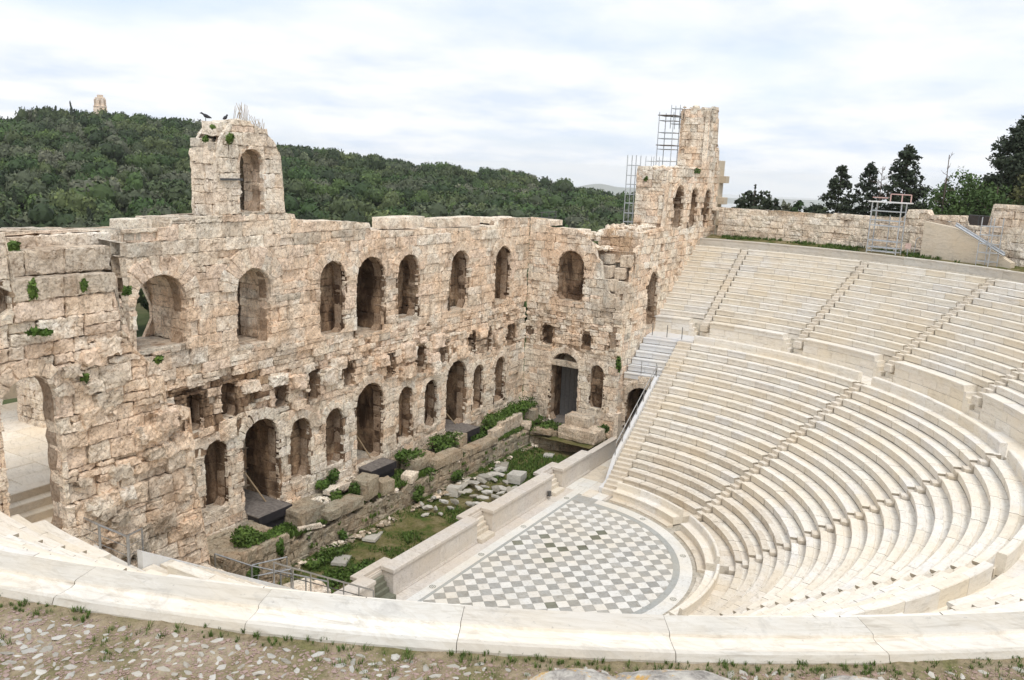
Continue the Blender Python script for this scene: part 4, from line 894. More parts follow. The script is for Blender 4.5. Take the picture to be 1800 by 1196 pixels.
# loose rubble on the broken tops
def rockmesh(seed,flat_=.7,det=1):
    import bmesh
    bm=bmesh.new(); bmesh.ops.create_icosphere(bm,subdivisions=det,radius=1); r=np.random.default_rng(seed)
    pl=[(v/np.linalg.norm(v),r.uniform(.55,.85)) for v in r.normal(size=(7,3))]
    V=np.array([v.co[:] for v in bm.verts])
    for n,d in pl:
        k=V@n; V=np.where((k>d)[:,None],V-(k-d)[:,None]*n,V)
    V=V*np.array([1,r.uniform(.6,.95),flat_*r.uniform(.7,1.1)]); V+=.05*np.stack([fbm(V*2+seed+i*9,2) for i in range(3)],-1)
    F=[tuple(v.index for v in f.verts) for f in bm.faces]; bm.free(); return mesh('stone_fragment',V,F,np.full(len(V),r.random()))
RK=[rockmesh(i,random.uniform(.35,.8)) for i in range(10)]; RK2=[rockmesh(50+i,random.uniform(.35,.75),2) for i in range(8)]
def scatter(mb,src,c,s,rz,sq=1.):
    V=np.array([v.co[:] for v in src.vertices])*s; V[:,2]*=sq; cs,sn=math.cos(rz),math.sin(rz); V=np.c_[V[:,0]*cs-V[:,1]*sn,V[:,0]*sn+V[:,1]*cs,V[:,2]]+np.array(c)
    mb.add(V,[tuple(p.vertices) for p in src.polygons])
mb=MB()
for (x0,x1,y0,y1,z,n) in ((20.5,25,3.5,6.2,16.55,70),(25.2,33,3.6,5.6,21.15,60),(33.6,35.3,3.5,5.5,26.3,14),(17.8,18.6,5.4,8.5,16.2,40),(17.8,19,4.8,6.0,15.2,30)):
    for _ in range(n): scatter(mb,random.choice(RK),(random.uniform(x0,x1),random.uniform(y0,y1),z+random.uniform(-.05,.15)),random.uniform(.12,.36),random.uniform(0,6))
tag(mb.build('rubble',M['pale']),'loose pale rubble along the broken wall tops','rubble',kind='stuff')
# vaulted passage (far and near) under the white seats
for s in (1,-1):
    PW=Wall('passage_arch',(s*18.8,1.5,0),('dark arched passage mouth under the far white seats' if s>0 else 'arched passage mouth under the near white seats'),'arch',60)
    pf=(lambda u,v,d=None,s=s: np.stack([np.full_like(u,s*18.8)+s*(0 if d is None else d),u,v],-1))
    o=Op(1.62,2.2,-.3,5.15,1,.03)
    PW.face(lambda a,b:(pf(a,b),np.array([-s*1.,0,0])),.38,3.08,-.1,6.05,M['pale'],h=(.4,.55),l=(.6,1.1),ops=[o],amp=.03)
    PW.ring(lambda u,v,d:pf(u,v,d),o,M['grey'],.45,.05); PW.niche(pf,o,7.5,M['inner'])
    PW.face(lambda a,b:(np.stack([s*a,np.full_like(a,.34),b],-1),np.array([0,-1.,0])),18.85,24,-.1,5.0,M['pale'],cell=.4)
    PW.build()
e=empty('iron_gate',(23.5,1.6,0),'dark iron bar gate deep inside the far passage','gate')
for y in np.linspace(-1,1,9): q=MB(); q.tube((0,y,0),(0,y,3.9),.022,5); q.build('bar',M['darksteel'],e)
for z in (.3,1.9,3.6): q=MB(); q.tube((0,-1.05,z),(0,1.05,z),.03,5); q.build('cross_bar',M['darksteel'],e)
# pilaster at the wall foot beside passage
block('pilaster','squared pale pilaster stump at the wall corner beside the far passage',(18.0,2.95,0),(.7,.35,3.3),0,'pale',31,'pilaster')
# restored buttress behind the tower
e=empty('repair_pier',(38.2,4.3,12),'smooth beige repair pier with toothed blocks behind the broken tower','pier')
for k in range(14): bx('pier_course',37.4,39.1,3.3,5.3,12+.72*k+.004,12+.72*(k+1)-.004,M['pier'],e,c=.02)
for z in (14.4,16.3,18.2,20.1): bx('tooth',38.0,39.0,2.75,3.31,z,z+.62,M['pier'],e,c=.02); bx('tooth',39.11,39.6,3.6,4.8,z+.3,z+.9,M['pier'],e,c=.02)
# ================================================================== NEAR SIDE WALL
NW=Wall('near_wall',(-22,3.1,8),'massive near wall of pinkish weathered stone with stepped broken top and a side arch','wall',295,.14)
nf=F1(3.1); nm=flat(nf,(0,-1,0))
def nedge(v): return np.interp(v,[4,5.6,8.5,10.8,12,12.1,13.0,13.8,14.6,16.4,17.2],[-18.35,-18.5,-18.95,-19.1,-19.15,-20.0,-20.1,-20.5,-21.2,-21.6,-21.6])
ntop=prof([(-40,18.5),(-24.95,18.5),(-24.9,17.15),(-21.65,17.1),(-21.6,15.6),(-21.25,14.7),(-20.95,14.2),(-20.2,13.7),(-20.1,12.5),(-19.15,12.1),(-19.1,10.9),(-18.95,8.9),(-18.5,5.7),(-18.2,4.2)])
narch=Op(-24.62,1.66,9.0,14.3,1,.05)
nslot=Op(-25.6,1.3,16.2,17.0,0,.03)
nmt=lambda u,v: (M['pale'] if (u<-24.95 and v>17) else (M['grey'] if (v>16.4 or random.random()<.05) else (M['pale'] if random.random()<(.5 if v<9 else .12) else M['stone'])))
NW.face(nm,-33,-18.0,3.2,9.2,M['pale'],h=(.46,.7),l=(.6,1.5),ops=[narch],top=ntop,mats=nmt,amp=.10,rec=.06,miss=.12,deep=.12,split=.35)
NW.face(nm,-33,-18.6,9.2,15.9,M['stone'],h=(.42,.75),l=(.5,1.4),ops=[narch],top=ntop,mats=nmt,amp=.16,rec=.07,miss=.22,deep=.18,split=.4,cell=.12)
NW.face(nm,-33,-21.4,15.9,18.6,M['grey'],h=(.6,.68),l=(.9,1.8),ops=[narch,nslot],top=ntop,mats=nmt,amp=.08,rec=.06)
NW.core(nf,-33,-18.2,3,18.5,ops=[narch,nslot],top=ntop)
NW.ring(lambda u,v,d:nf(u,v,d),narch,M['stone'],.5,.06); NW.niche(nf,narch,.75,M['stone'],back=False); NW.niche(nf,nslot,.8,M['inner'])
# boulders swelling out of the eroded face
for _ in range(46):
    u=random.uniform(-23.4,-19.4); v=random.uniform(6,15.5); 
    if v>ntop(u)-.7: continue
    a=random.uniform(.2,.5); NW.put(patch(nm,u-a,u+a,v-a*.7,v+a*.7,.12,amp=.2,rec=.2,back=.4,off=random.uniform(.1,.25),wob=.06),random.choice([M['stone'],M['stone'],M['pale'],M['grey']]),view_score((u,3.1,v),2*a,1.4*a,(0,-1,0)))
# broken end seen past the corner, back face
NW.face(lambda s,t:(np.stack([nedge(t)+.05+0*s,s,t],-1),np.array([1.,0,0])),3.15,5.5,3,17,M['stone'],l=(.6,1.2),h=(.5,.7),cell=.25)
# stepped top: three rows going back
topcap(NW,-24.9,-21.65,3.2,3.95,17.1,M['grey'],l=(.9,1.8))
NW.face(lambda s,t:(np.stack([s,3.95+0*s,t],-1),np.array([0,-1.,0])),-24.9,-21.3,17.1,17.85,M['grey'],h=(.7,.8),l=(1.0,2.2),amp=.08,split=0)
topcap(NW,-24.9,-21.2,4.0,4.85,17.85,M['grey'],l=(.9,1.8))
NW.face(lambda s,t:(np.stack([s,4.85+0*s,t],-1),np.array([0,-1.,0])),-25,-20.6,17.8,18.2,M['pale'],h=(.5,.6),l=(.7,1.6),amp=.08,split=0)
topcap(NW,-25,-20.6,4.9,5.7,18.15,M['pale'],l=(.7,1.3)); topcap(NW,-33,-24.95,3.15,4.6,18.4,M['pale'])
NW.face(lambda s,t:(np.stack([s,5.7+0*s,t],-1),np.array([0,1.,0])),-33,-20.6,14.5,18.2,M['stone'],l=(1.2,2),h=(.8,1),cell=.5,split=0)
NW.face(lambda s,t:(np.stack([-20.9+0*s,s,t],-1),np.array([1.,0,0])),3.6,5.7,15,18,M['grey'],l=(.7,1.4),h=(.5,.7),cell=.25)
NW.build()
# passage platform behind the near arch
PZ=9.75
bx_e=empty('passage_floor',(-22,8,PZ),'beige paved landing seen through the near side arch','floor'); 
x=-29
while x<-15.2:
    y=6.2
    while y<(16 if x<-20.2 or True else 9):
        if x>-20.4 and y<13.9: y+=1.0; continue
        d=random.uniform(.8,1.1); V,F=cbox(x+.01,x+1.4,y+.01,y+d,-.2,0,.01); V=V-[-22,8,0]; V[:,2]+=random.uniform(-.006,.006); link('paving_slab',mesh('paving_slab',V,F,np.full(len(V),.5)),M['pave'],bx_e); y+=d+.01
    x+=1.41
e=empty('entrance_steps',(-23.5,4,8.2),'flight of five beige stone steps leading up to the near side arch','stairs')
for k in range(5): bx('step',-27.0,-21.6,4.1+.42*k,6.4,8.1,8.43+.264*(k+1)-.003,M['pave'],e,c=.02)
PI2=Wall('passage_pier',(-18.9,12.6,9.7),'small rubble pier standing on the landing behind the arch','pier',60)
for (f,a,b) in ((lambda s,t:(np.stack([s,11.6+0*s,t],-1),np.array([0,-1.,0])),-19.7,-18.2),(lambda s,t:(np.stack([-19.7+0*s,s,t],-1),np.array([-1.,0,0])),11.6,13.4)):
    PI2.face(f,a,b,9.7,12.9,M['pale'],h=(.25,.45),l=(.3,.7),amp=.05,cell=.15)
topcap(PI2,-19.7,-18.2,11.6,13.4,12.9,M['pale']); PI2.build()
e=empty('curved_wall',(-20,16,9.7),'low curved rendered wall at the back of the landing','wall')
mb=MB(); V=[];F=[]
for k in range(15):
    a=rad(-10+100*k/14); 
    for r in (4.6,5.0):
        for z in (0,1.5): V.append((-22+4-2-r*math.cos(a)+4.5+15.5,r*math.sin(a)-2.2,z))
V=[];n=14
for k in range(n+1):
    x=-26+11*k/n; y=15.6+1.6*math.sin(PI*k/n); V+=[(x+20,y-16,0),(x+20,y-16,1.55),(x+20,y-15.6,1.55),(x+20,y-15.6,0)]
for k in range(n): F+=[(4*k+a,4*k+4+a,4*k+4+(a+1)%4,4*k+(a+1)%4) for a in range(4)]
mb.add(V,F); mb.build('render',M['concrete'],e)
mb=MB(); mb.add(np.array(V)*[1,1,0]+[0,0,1.56],[]); 
# low grassy bank at the foot of the near wall
sheet('ground',-23.3,-16.5,.66,3.4,lambda x,y:7.5-(x+23.3)*.72+.12*fbm(np.stack([x,y,0*x],-1),2),M['lawn'],.25)
sheet('ground',-18.2,-10,2.9,4.2,lambda x,y:np.maximum(.3,4.0-(x+18.2)*1.2)+.1*fbm(np.stack([x,y,0*x],-1),2),M['base'],.25)
# ================================================================== STAGE FOUNDATION LEDGE
LG=Wall('stage_foundation',(0,8.6,0),'low grey foundation wall of the vanished stage with mossy broken edge','wall',280,.14)
lt=lambda u:1.55+.35*np.interp(u,[-17,-12,-11.9,-9.4,-9.3,-6,-5.9,3,3.1,9,9.1,15],[.9,.9,.9,.9,0,0,.2,.2,.8,.6,0,.2])+.12*np.sin(u*3.1)+.08*np.sin(u*7.7)
ly=lambda u:8.55+.0*u
LG.face(lambda s,t:(np.stack([s,8.6+0*s,t],-1),np.array([0,-1.,0])),-18,14.7,0,2.3,M['base'],h=(.4,.6),l=(.6,1.4),amp=.12,rec=.07,top=lt,miss=.2,deep=.15,split=.3)
LG.face(lambda s,t:(np.stack([14.75+(8.6-s)*.42,s,t],-1),np.array([-.92,-.38,0])),3.4,8.6,0,1.6,M['base'],h=(.4,.6),l=(.6,1.3),amp=.1,rec=.06,split=.2)
topcap(LG,-18,14.7,8.62,9.4,lambda u:float(lt(u))-.05,M['base'],l=(.5,1.3))
LG.face(lambda s,t:(np.stack([s,9.5+0*s,t],-1),np.array([0,1.,0])),-18,14.7,1,1.7,M['base'],h=(.8,.9),l=(1,2),cell=.3)
LG.core(F1(8.6),-18,14.75,-.2,2.2,top=lt)
# the tall mossy bulk in front of the first niche
LG.face(lambda s,t:(np.stack([s,8.05+0*s,t],-1),np.array([0,-1.,0])),-13.6,-9.9,0,2.55,M['base'],h=(.5,.9),l=(.8,1.6),amp=.18,rec=.08,split=.1)
LG.face(lambda s,t:(np.stack([-9.9+0*s,s,t],-1),np.array([1.,0,0])),8.05,10.2,0,2.5,M['base'],h=(.5,.9),l=(.8,1.2),amp=.16,rec=.08)
LG.face(lambda s,t:(np.stack([-13.6+0*s,s,t],-1),np.array([-1.,0,0])),8.05,10.2,0,2.5,M['base'],h=(.5,.9),l=(.8,1.2),amp=.16,rec=.08)
topcap(LG,-13.6,-9.9,8.05,10.9,2.5,M['base'],l=(.7,1.4))
LG.face(lambda s,t:(np.stack([s,10.65+0*s,t],-1),np.array([0,-1.,0])),-17,17.6,1.2,2.35,M['base'],h=(.4,.55),l=(.6,1.3),amp=.07,rec=.05); topcap(LG,-17,17.6,10.65,11.1,2.35,M['base'])
LG.build()
BL=[('large squared grey block with a dark socket hole beside the nearest platform',(-7.3,9.65,1.75),(1.75,1.35,.95),.03,'base'),
('long flat grey slab lying in front of the socketed block',(-5.3,8.95,1.85),(2.9,1.0,.55),.02,'base'),
('upright tilted grey block, tallest on the ledge',(-2.85,9.3,1.9),(1.35,1.1,1.15),.2,'base'),
('leaning wedge of grey stone beside the tallest block',(-1.55,8.95,1.7),(.9,.8,.9),-.3,'base'),
('pale worn slab lying under the second niche',(-4.35,10.35,2.35),(1.2,.6,.3),.1,'pale'),
('small pale block half hidden in weeds between niches',(-3.4,10.4,2.2),(.8,.5,.4),.0,'pale'),
('long mossy block right of the central platform',(2.6,9.75,2.0),(2.1,1.2,.75),0,'base'),
('pale pitted square block on the ledge below the central platform',(.85,9.0,1.75),(1.0,.8,.5),.3,'pale'),
('long rounded sill block below the narrow paired niches',(4.4,9.0,1.9),(2.9,1.0,.6),-.02,'base'),
('second long sill block, set lower towards the far platform',(8.4,8.95,1.75),(3.6,.9,.45),0,'base'),
('rough boulder-like block beside the far platform',(7.1,9.9,2.05),(1.3,1.0,.85),.2,'base'),
('long upright kerb slab under the greenery in the far corner',(12.9,9.3,1.9),(3.3,.5,.95),.05,'grey'),
('second upright kerb slab, shorter, in the far corner',(10.9,9.2,1.75),(1.5,.6,.8),.1,'grey'),
('squared block near the far doorway',(16.3,9.6,1.7),(.7,1.2,1.0),0,'base'),
('pale block lying before the far doorway',(14.7,8.9,1.7),(1.1,.7,.4),.4,'grey'),
('upper squared block of the pair beside the far niche',(16.6,5.4,2.15),(1.2,2.0,.75),.0,'grey'),
('lower broad block of the pair beside the far niche',(16.3,5.0,1.25),(2.1,3.1,.9),.0,'grey'),
('low grey kerb block on the return wall',(15.0,7.6,1.45),(.8,1.4,.4),.2,'base'),
('white fallen fragment beside the first platform',(-7.8,8.75,1.8),(1.3,.25,.2),-.35,'pale')]
for i,(lb,c,sz,rz,mt) in enumerate(BL): block('stone_block',lb,c,sz,rz,mt,40+i,'stone block','fallen blocks on the stage foundation',rough=.09)
# rubble mounds of small cobbles
for lb,cx,cy,z,sx,sy,n in (('mound of small pale cobbles between the nearest and central platform',-5.9,10.0,2.3,.9,.6,150),('heap of small grey cobbles beside the central platform',-2.9,10.45,2.45,.8,.4,90)):
    mb=MB()
    for _ in range(n):
        a=random.uniform(0,6.3); r=random.random()**.6; x,y=r*math.cos(a)*sx,r*math.sin(a)*sy; scatter(mb,random.choice(RK),(x,y,.5*(1-r*r)),random.uniform(.06,.14),a)
    o=mb.build('cobble_mound',M['pale'],None,(cx,cy,z-.2)); tag(o,lb,'rubble',kind='stuff')
mb=MB(); mb2=MB()
for _ in range(1500):
    u=random.uniform(-13.5,17); y=random.choice([random.uniform(8.65,10.6),random.uniform(8.65,10.6),random.uniform(7.9,8.5)]); k=fbm(np.array([[u*.6,y,44.]]),2)[0]
    if k<-.05: continue
    z=1.62 if y>8.6 else .35
    scatter(mb if random.random()<.6 else mb2,random.choice(RK),(u,y,z+random.uniform(0,.15)),random.choice([.06,.09,.12,.18,.26])*random.uniform(.7,1.2),random.uniform(0,6),.8)
tag(mb.build('rubble',M['base']),'grey rubble strewn over the stage foundations','rubble',kind='stuff'); tag(mb2.build('rubble',M['pale']),'pale rubble strewn over the stage foundations','rubble',kind='stuff')
# fallen marble fragments in the trench
frs=[]
def trench_px():
    pts=[(366,885+0)] ; return
FR=[(740,888,.55),(752,893,.5),(773,868,.6),(787,874,.45),(780,884,.5),(797,862,.75),(806,852,.7),(815,857,.6),(800,884,.5),(812,870,.45),(822,866,.6),(818,846,.75),(832,852,.8),(845,846,.7),(838,838,.8),(850,840,.9),(860,835,.7),(868,842,.55),(874,832,.95),(880,826,.8),(826,889,.55),(838,885,.5),(848,880,.65),(855,870,.6),(862,884,.45),(858,893,.5),(872,862,.6),(880,868,.55),(884,858,.85),(896,861,.7),(905,854,.6),(762,880,.5),(748,902,.45),(766,896,.4),(833,871,.5),(843,862,.6),(852,857,.5),(792,893,.4),(774,902,.35),(870,876,.6),(888,850,.5)]
def unp(px,py,z):
    d=_f+(px-900)/FPX*_r-(py-598)/FPX*_u; t=(z-CAM[2])/d[2]; return CAM+t*d
for i,(px,py,s) in enumerate(FR):
    c=unp(px,py,.35); o=link('marble_fragment',random.choice(RK),M['rock'],None,(c[0],c[1],c[2]+random.uniform(-.12,.20))); s*=.80; o.scale=(s,s*random.uniform(.45,.75),s*random.uniform(.5,.8)); o.rotation_euler=(random.uniform(-.3,.3),random.uniform(-.3,.3),random.uniform(0,6)); tag(o,'angular white marble fragment in the heap between grass and stage front','stone','broken marble pieces heaped in the grassy trench')
for lb,px,py,s in (('white marble slab leaning highest at the far end of the fragment heap',882,820,(1.5,.9,.35)),('flat pale slab lying alone on the grass by the foundation',657,938,(1.9,.8,.14)),('smooth grey slab lying on the near grass',600,982,(1.35,.8,.16)),('small white slab on the bright green far grass',965,799,(.95,.7,.2)),('grey slab tilted beside the stage front wall',908,842,(1.5,1.0,.6)),('round pale boulder on top of the fragment heap',798,866,(.9,.8,.6)),('small squared white block by the near grass edge',708,996,(.6,.5,.3))):
    c=unp(px,py,.3); block('marble_slab',lb,(c[0],c[1],.12),s,random.uniform(-.3,.6),'pale',int(px),'slab',rough=.05,tilt=.12).data.materials[0]=M['rock']
# wooden platforms in the doorways
for i,(cx,dp,lb) in enumerate(((-8.85,10.15,'dark wooden platform in the nearest stage doorway'),(-.38,10.0,'dark wooden platform in the central stage doorway'),(8.6,9.85,'dark wooden platform in the far stage doorway'))):
    e=empty('platform',(cx,11,2.7),lb,'platform')
    for k in range(8): bx('board',cx-1.12+.28*k,cx-1.12+.28*(k+1)-.012,dp,14.0,2.74,2.80,M['wood_dark'],e,c=.004)
    bx('fascia',cx-1.14,cx+1.14,dp-.03,dp-.005,2.36,2.80,M['black'],e,c=.0); bx('side_fascia',cx+1.125,cx+1.15,dp,11,2.36,2.80,M['black'],e,c=0)
    bx('support',cx-1.1,cx+1.1,dp+.1,11.0,1.6,2.73,M['black'],e,c=0)
    e=empty('timber_prop',(cx,11.4,2.8),'pale timber prop leaning in the '+['nearest','central','far'][i]+' stage doorway','prop')
    q=MB(); q.tube((-.75,.9,2.6 if i<2 else 1.8),(.55,.1,.0),.045,6); q.build('strut',M['timber'],e); q=MB(); q.box(-1.0,-.9,.7,.8,0,2.9); q.build('upright',M['timber'],e)
bx_p=empty('door_landing',(17.7,7.5,1.6),'grey landing slab at the foot of the far side doorway','platform'); bx('slab',17.0,20.5,6.3,8.7,1.4,1.62,M['wood_dark'],bx_p)
e=empty('door_leaf',(19.6,7.5,1.6),'tall grey boarded door standing back in the far side doorway','door')
for k in range(6): bx('plank',19.5,19.58,6.35+.39*k,6.35+.39*(k+1)-.02,1.63,5.8,plain('grey_plank',(.16,.155,.15),.8) if k==0 else bpy.data.materials['grey_plank'],e,c=0)
# far corner kerb in new stone at the near rail: stepped planks
# ================================================================== NEAR RAILING on the white landing
def railing(pts,label,h=.95,rails=(.95,.6,.3),post=.03,step=None,name='steel_railing'):
    e=empty(name,tuple(pts[0]),label,'railing'); o=np.array(pts[0])
    for p in pts: q=MB(); a=np.array(p)-o; q.tube(a,a+[0,0,h],post); q.build('post',M['steel'],e)
    for a,b in zip(pts,pts[1:]):
        a=np.array(a)-o;b=np.array(b)-o
        for i,z in enumerate(rails): q=MB(); q.tube(a+[0,0,z],b+[0,0,z],.035 if i==0 else .012,6); q.build('top_rail' if i==0 else 'wire_rail',M['steel'],e)
railing([unp(127,948,8.43),unp(177,972,8.43),unp(227,994,8.43)],'steel railing with three posts on the edge of the near landing',h=.98,post=.04)
railing([unp(227,994,8.43)+[.06,.05,0],unp(252,978,8.2)],'short return of steel railing over the weeds by the near wall',h=.95)
railing([unp(379,1012,4.2),unp(443,1032,3.4),unp(494,1042,2.9),unp(538,1050,2.4),unp(577,1058,2.0)],'sloping steel handrail descending beside the near passage',h=.95,rails=(.95,))
railing([unp(444,1030,2.2),unp(505,1015,2.2)],'pale steel rail of the small ramp over the trench',h=1.0,rails=(1.0,.45))
railing([unp(455,1045,2.0),unp(512,1033,2.0)],'second pale steel rail of the small ramp',h=.9,rails=(.9,))
for i,(px,py) in enumerate(((525,1037),(545,1042),(555,1052))): c=unp(px,py,1.6); block('step_block','low worn step block beside the near trench, %s'%['uppermost','middle','lowest'][i],tuple(c),(1.3,.6,.35),-.3,'pale',70+i,'step')
# ================================================================== BACK WALL behind the top seats
BW=Wall('back_wall',(34,-10,15),'long wall of stacked rectangular blocks behind the top row of seats','wall',280,.2)
RB=36.2
def bwf(s,t): a=s/RB; return np.stack([RB*np.cos(a),RB*np.sin(a),t],-1),-np.stack([np.cos(a),np.sin(a),0*a],-1)
u0,u1=rad(-48)*RB,rad(4)*RB
btop=prof([(rad(-60)*RB,19.6),(rad(-31.2)*RB,19.6),(rad(-31.1)*RB,18.0),(rad(-28.4)*RB,18.0),(rad(-28.3)*RB,18.65),(rad(-23.6)*RB,18.5),(rad(-23.5)*RB,18.9),(rad(-21)*RB,18.8),(rad(-20.9)*RB,18.15),(rad(-15)*RB,18.1),(rad(-11.6)*RB,18.15),(rad(-11.5)*RB,17.75),(rad(-6)*RB,17.6),(rad(-.5)*RB,17.45),(rad(-.4)*RB,18.0),(rad(5)*RB,18.0)])
BW.face(bwf,u0,u1,14.9,19.7,M['pale'],h=(.48,.62),l=(.7,1.7),top=btop,amp=.10,rec=.06,miss=.12,deep=.12,split=.25)
def bcap(s,t): a=s/RB; return np.stack([(RB+t)*np.cos(a),(RB+t)*np.sin(a),btop(s)-.05],-1),np.array([0,0,1.])
s_=u0
while s_<u1: 
    l_=random.uniform(.8,1.5); BW.put(patch(bcap,s_,s_+l_,0,.8,.25,amp=.05,off=0),M['pale'],0); s_+=l_
def bbk(s,t): a=s/RB; return np.stack([(RB+.8)*np.cos(a),(RB+.8)*np.sin(a),t],-1),np.stack([np.cos(a),np.sin(a),0*a],-1)
BW.face(bbk,u0,u1,14.5,18,M['pale'],h=(1,1.2),l=(2,3),cell=.6,split=0)
BW.build()
bwp=lambda az,r,z:(r*math.cos(rad(az)),r*math.sin(rad(az)),z)
for i,(az,l_) in enumerate(((-.6,2.6),(-9.7,.9))): block('coping_block',['long stained block set on the wall by the repair pier','small pair of pale blocks on the wall top'][i],bwp(az,36.6,17.45 if i==0 else 17.7),(.8,l_,.5 if i==0 else .25),rad(az),'pale',80+i,'stone block')
# rendered ramp wall and its handrail
e=empty('ramp_wall',bwp(-27,35.6,15.2),'smooth beige rendered ramp wall sloping down with a grey steel capping','wall')
V=[];F=[]; azs=np.linspace(-24.3,-35.5,14); O=np.array(bwp(-27,35.6,15.2))
for az in azs:
    zt=np.interp(-az,[24.3,28.2,35.5],[18.05,17.75,15.75])
    for r,z in ((35.15,15.2),(35.15,zt),(35.6,zt),(35.6,15.2)): V.append(np.array(bwp(az,r,z))-O)
for k in range(13): F+=[(4*k+a,4*k+4+a,4*k+4+(a+1)%4,4*k+(a+1)%4)[::-1] for a in range(4)]
F+=[(0,1,2,3)[::-1],(52,53,54,55)]
link('render',mesh('render',V,F,np.full(len(V),.5)),M['concrete'],e)
q=MB(); a,b=np.array(bwp(-28.2,35.2,17.95))-O,np.array(bwp(-34.6,35.2,16.2))-O; q.tube(a,b,.11,4); q.tube(a+[0,0,.16],b+[0,0,.16],.05,6); q.build('steel_capping',M['galv'],e)
# dark mesh gate
e=empty('mesh_gate',bwp(-29.7,36.3,17.0),'dark brown mesh gate between two block walls above the ramp','gate'); O=np.array(bwp(-29.7,36.3,17.0))
for a0,a1 in ((-28.5,-29.7),(-29.75,-31.1)):
    A,B=np.array(bwp(a0,36.3,17.2))-O,np.array(bwp(a1,36.3,17.2))-O; dd=(B-A)/np.linalg.norm(B-A); 
    for z in (.0,.75,1.5): q=MB(); q.tube(A+[0,0,z],B+[0,0,z],.035); q.build('gate_rail',M['darksteel'],e)
    for t_ in np.linspace(0,1,12): q=MB(); p=A+(B-A)*t_; q.tube(p,p+[0,0,1.5],.028 if t_ in (0,1) else .016,5); q.build('gate_bar',M['darksteel'],e)
    q=MB(); q.add([A+[.05,0,0],B+[.05,0,0],B+[.05,0,1.5],A+[.05,0,1.5],A+[.07,0,0],B+[.07,0,0],B+[.07,0,1.5],A+[.07,0,1.5]],[(0,1,2,3),(4,5,6,7)]); q.build('gate_panel',plain('rusty_mesh',(.10,.06,.045),.8),e)
# scaffold tower in front of the back wall
def scaffold(name,label,O,w,d,hs,mat,cat='scaffold',rz=0,rt=.035,mid=False,decks=()):
    e=empty(name,O,label,cat); e.rotation_euler=(0,0,rz); H=hs[-1]
    for x in (0,w):
        for y in (0,d): q=MB(); q.tube((x,y,0),(x,y,H),rt); q.build('standard',mat,e)
    if mid: q=MB(); q.tube((w/2,0,0),(w/2,0,H*.75),rt*.8); q.build('standard',mat,e)
    for z in hs[:-1]:
        q=MB()
        for a,b in (((0,0),(w,0)),((0,d),(w,d)),((0,0),(0,d)),((w,0),(w,d))): q.tube((*a,z),(*b,z),rt*.8)
        q.build('ledger',mat,e)
    for z in decks: q=MB(); q.box(-.1,w+.1,-.1,d+.1,z,z+.07); q.build('deck',M['wood_dark'],e)
    return e
O=unp(1523,437,15.5); az=math.atan2(O[1],O[0])
rz=math.atan2(*(unp(1586,443,15.5)-unp(1523,437,15.5))[[1,0]])
W_=float(np.hypot(*(np.array(bwp(-21.9,35.1,0))-np.array(bwp(-18.2,35.1,0)))[:2]))
pA,pB=np.array(bwp(-18.1,35.0,15.4)),np.array(bwp(-21.9,35.0,15.4)); rz=math.atan2(*(pB-pA)[[1,0]])
e=scaffold('scaffold_tower','grey tubular scaffold tower with white platform before the back wall',tuple(pA),float(np.linalg.norm(pB-pA)),-.75,[.15,.45,.95,2.1,2.5,3.2,3.9],M['galv'],rz=rz,mid=True,rt=.05)
q=MB(); q.box(-.25,2.75,-.95,.15,3.85,3.93); q.build('deck',M['seat_new'],e)
for a,b in (((1.0,0,4.5),(2.6,0,4.5)),((1.0,0,3.9),(1.0,0,4.5)),((2.6,0,3.9),(2.6,0,4.5)),((1.9,0,3.9),(1.9,0,4.5)),((-.2,-.4,4.2),(1.0,-.4,4.2))): q=MB(); q.tube(a,b,.045); q.build('deck_rail',plain('pink_primer',(.55,.36,.32)) if 'pink_primer' not in bpy.data.materials else bpy.data.materials['pink_primer'],e)
p=bwp(-22.6,35.2,15.35); e=empty('notice_board',p,'small pinkish notice on a bent white pole beside the scaffold tower','sign'); rz=rad(-22.6)
q=MB(); q.tube((0,0,0),(0,0,.75),.03); q.tube((0,-.45,0),(0,-.5,1.3),.03); q.tube((0,-.5,1.3),(0,-.75,1.5),.03); q.build('pole',M['galv'],e); q=MB(); q.box(-.05,-.02,-.2,.2,.55,.95); q.build('plate',M['sign'],e)
e=scaffold('scaffold_tower','tall galvanised scaffold frame at the end of the block wall',bwp(-34.2,34.9,15.4),1.0,.8,[.3,.9,1.5,2.1,2.7,3.3],M['galv'],rz=rad(50))
# scaffolds on the tower
scaffold('tower_scaffold','upper dark scaffold lattice clinging to the broken tower stub',(32.2,5.9,20.6),1.5,1.3,[.5,1.2,2.2,3.1,3.6,4.6,5.3],M['galv'],rt=.04,decks=(2.5,5.0))
scaffold('tower_scaffold','small scaffold cage at the top of the tower stub',(33.6,5.9,24.6),1.0,.8,[.4,1.0,1.7,2.0],M['galv'],rt=.035)
scaffold('ladder_scaffold','tall narrow ladder scaffold behind the lower tower block',(25.6,6.2,15.5),.9,.75,[.5,1.3,2.0,2.8,3.5,4.3,5.0,5.8,6.6],M['galv'],rt=.04)
scaffold('ladder_scaffold','short scaffold rails above the lower tower block',(28.5,5.9,20.6),1.2,.7,[.6,1.1,1.5],M['galv'],rt=.03)
e=empty('black_railing',(18.4,11.5,16.5),'low black railing on the far wall top','railing')
for x in (0,1.1,2.2): q=MB(); q.tube((x,-1.0,0),(x,-1.0,1.0),.04); q.build('post',M['darksteel'],e)
for z in (.6,1.0): q=MB(); q.tube((-.2,-1.0,z),(2.4,-1.0,z),.035); q.build('rail',M['darksteel'],e)
e=empty('iron_beam',(-11.3,11.0,19.75),'rusty iron beam across the left pier of the ruined arch'.replace('left','first'),'beam'); bx('beam',-11.0,-9.75,10.93,11.03,19.7,19.8,M['darksteel'],e,c=0)
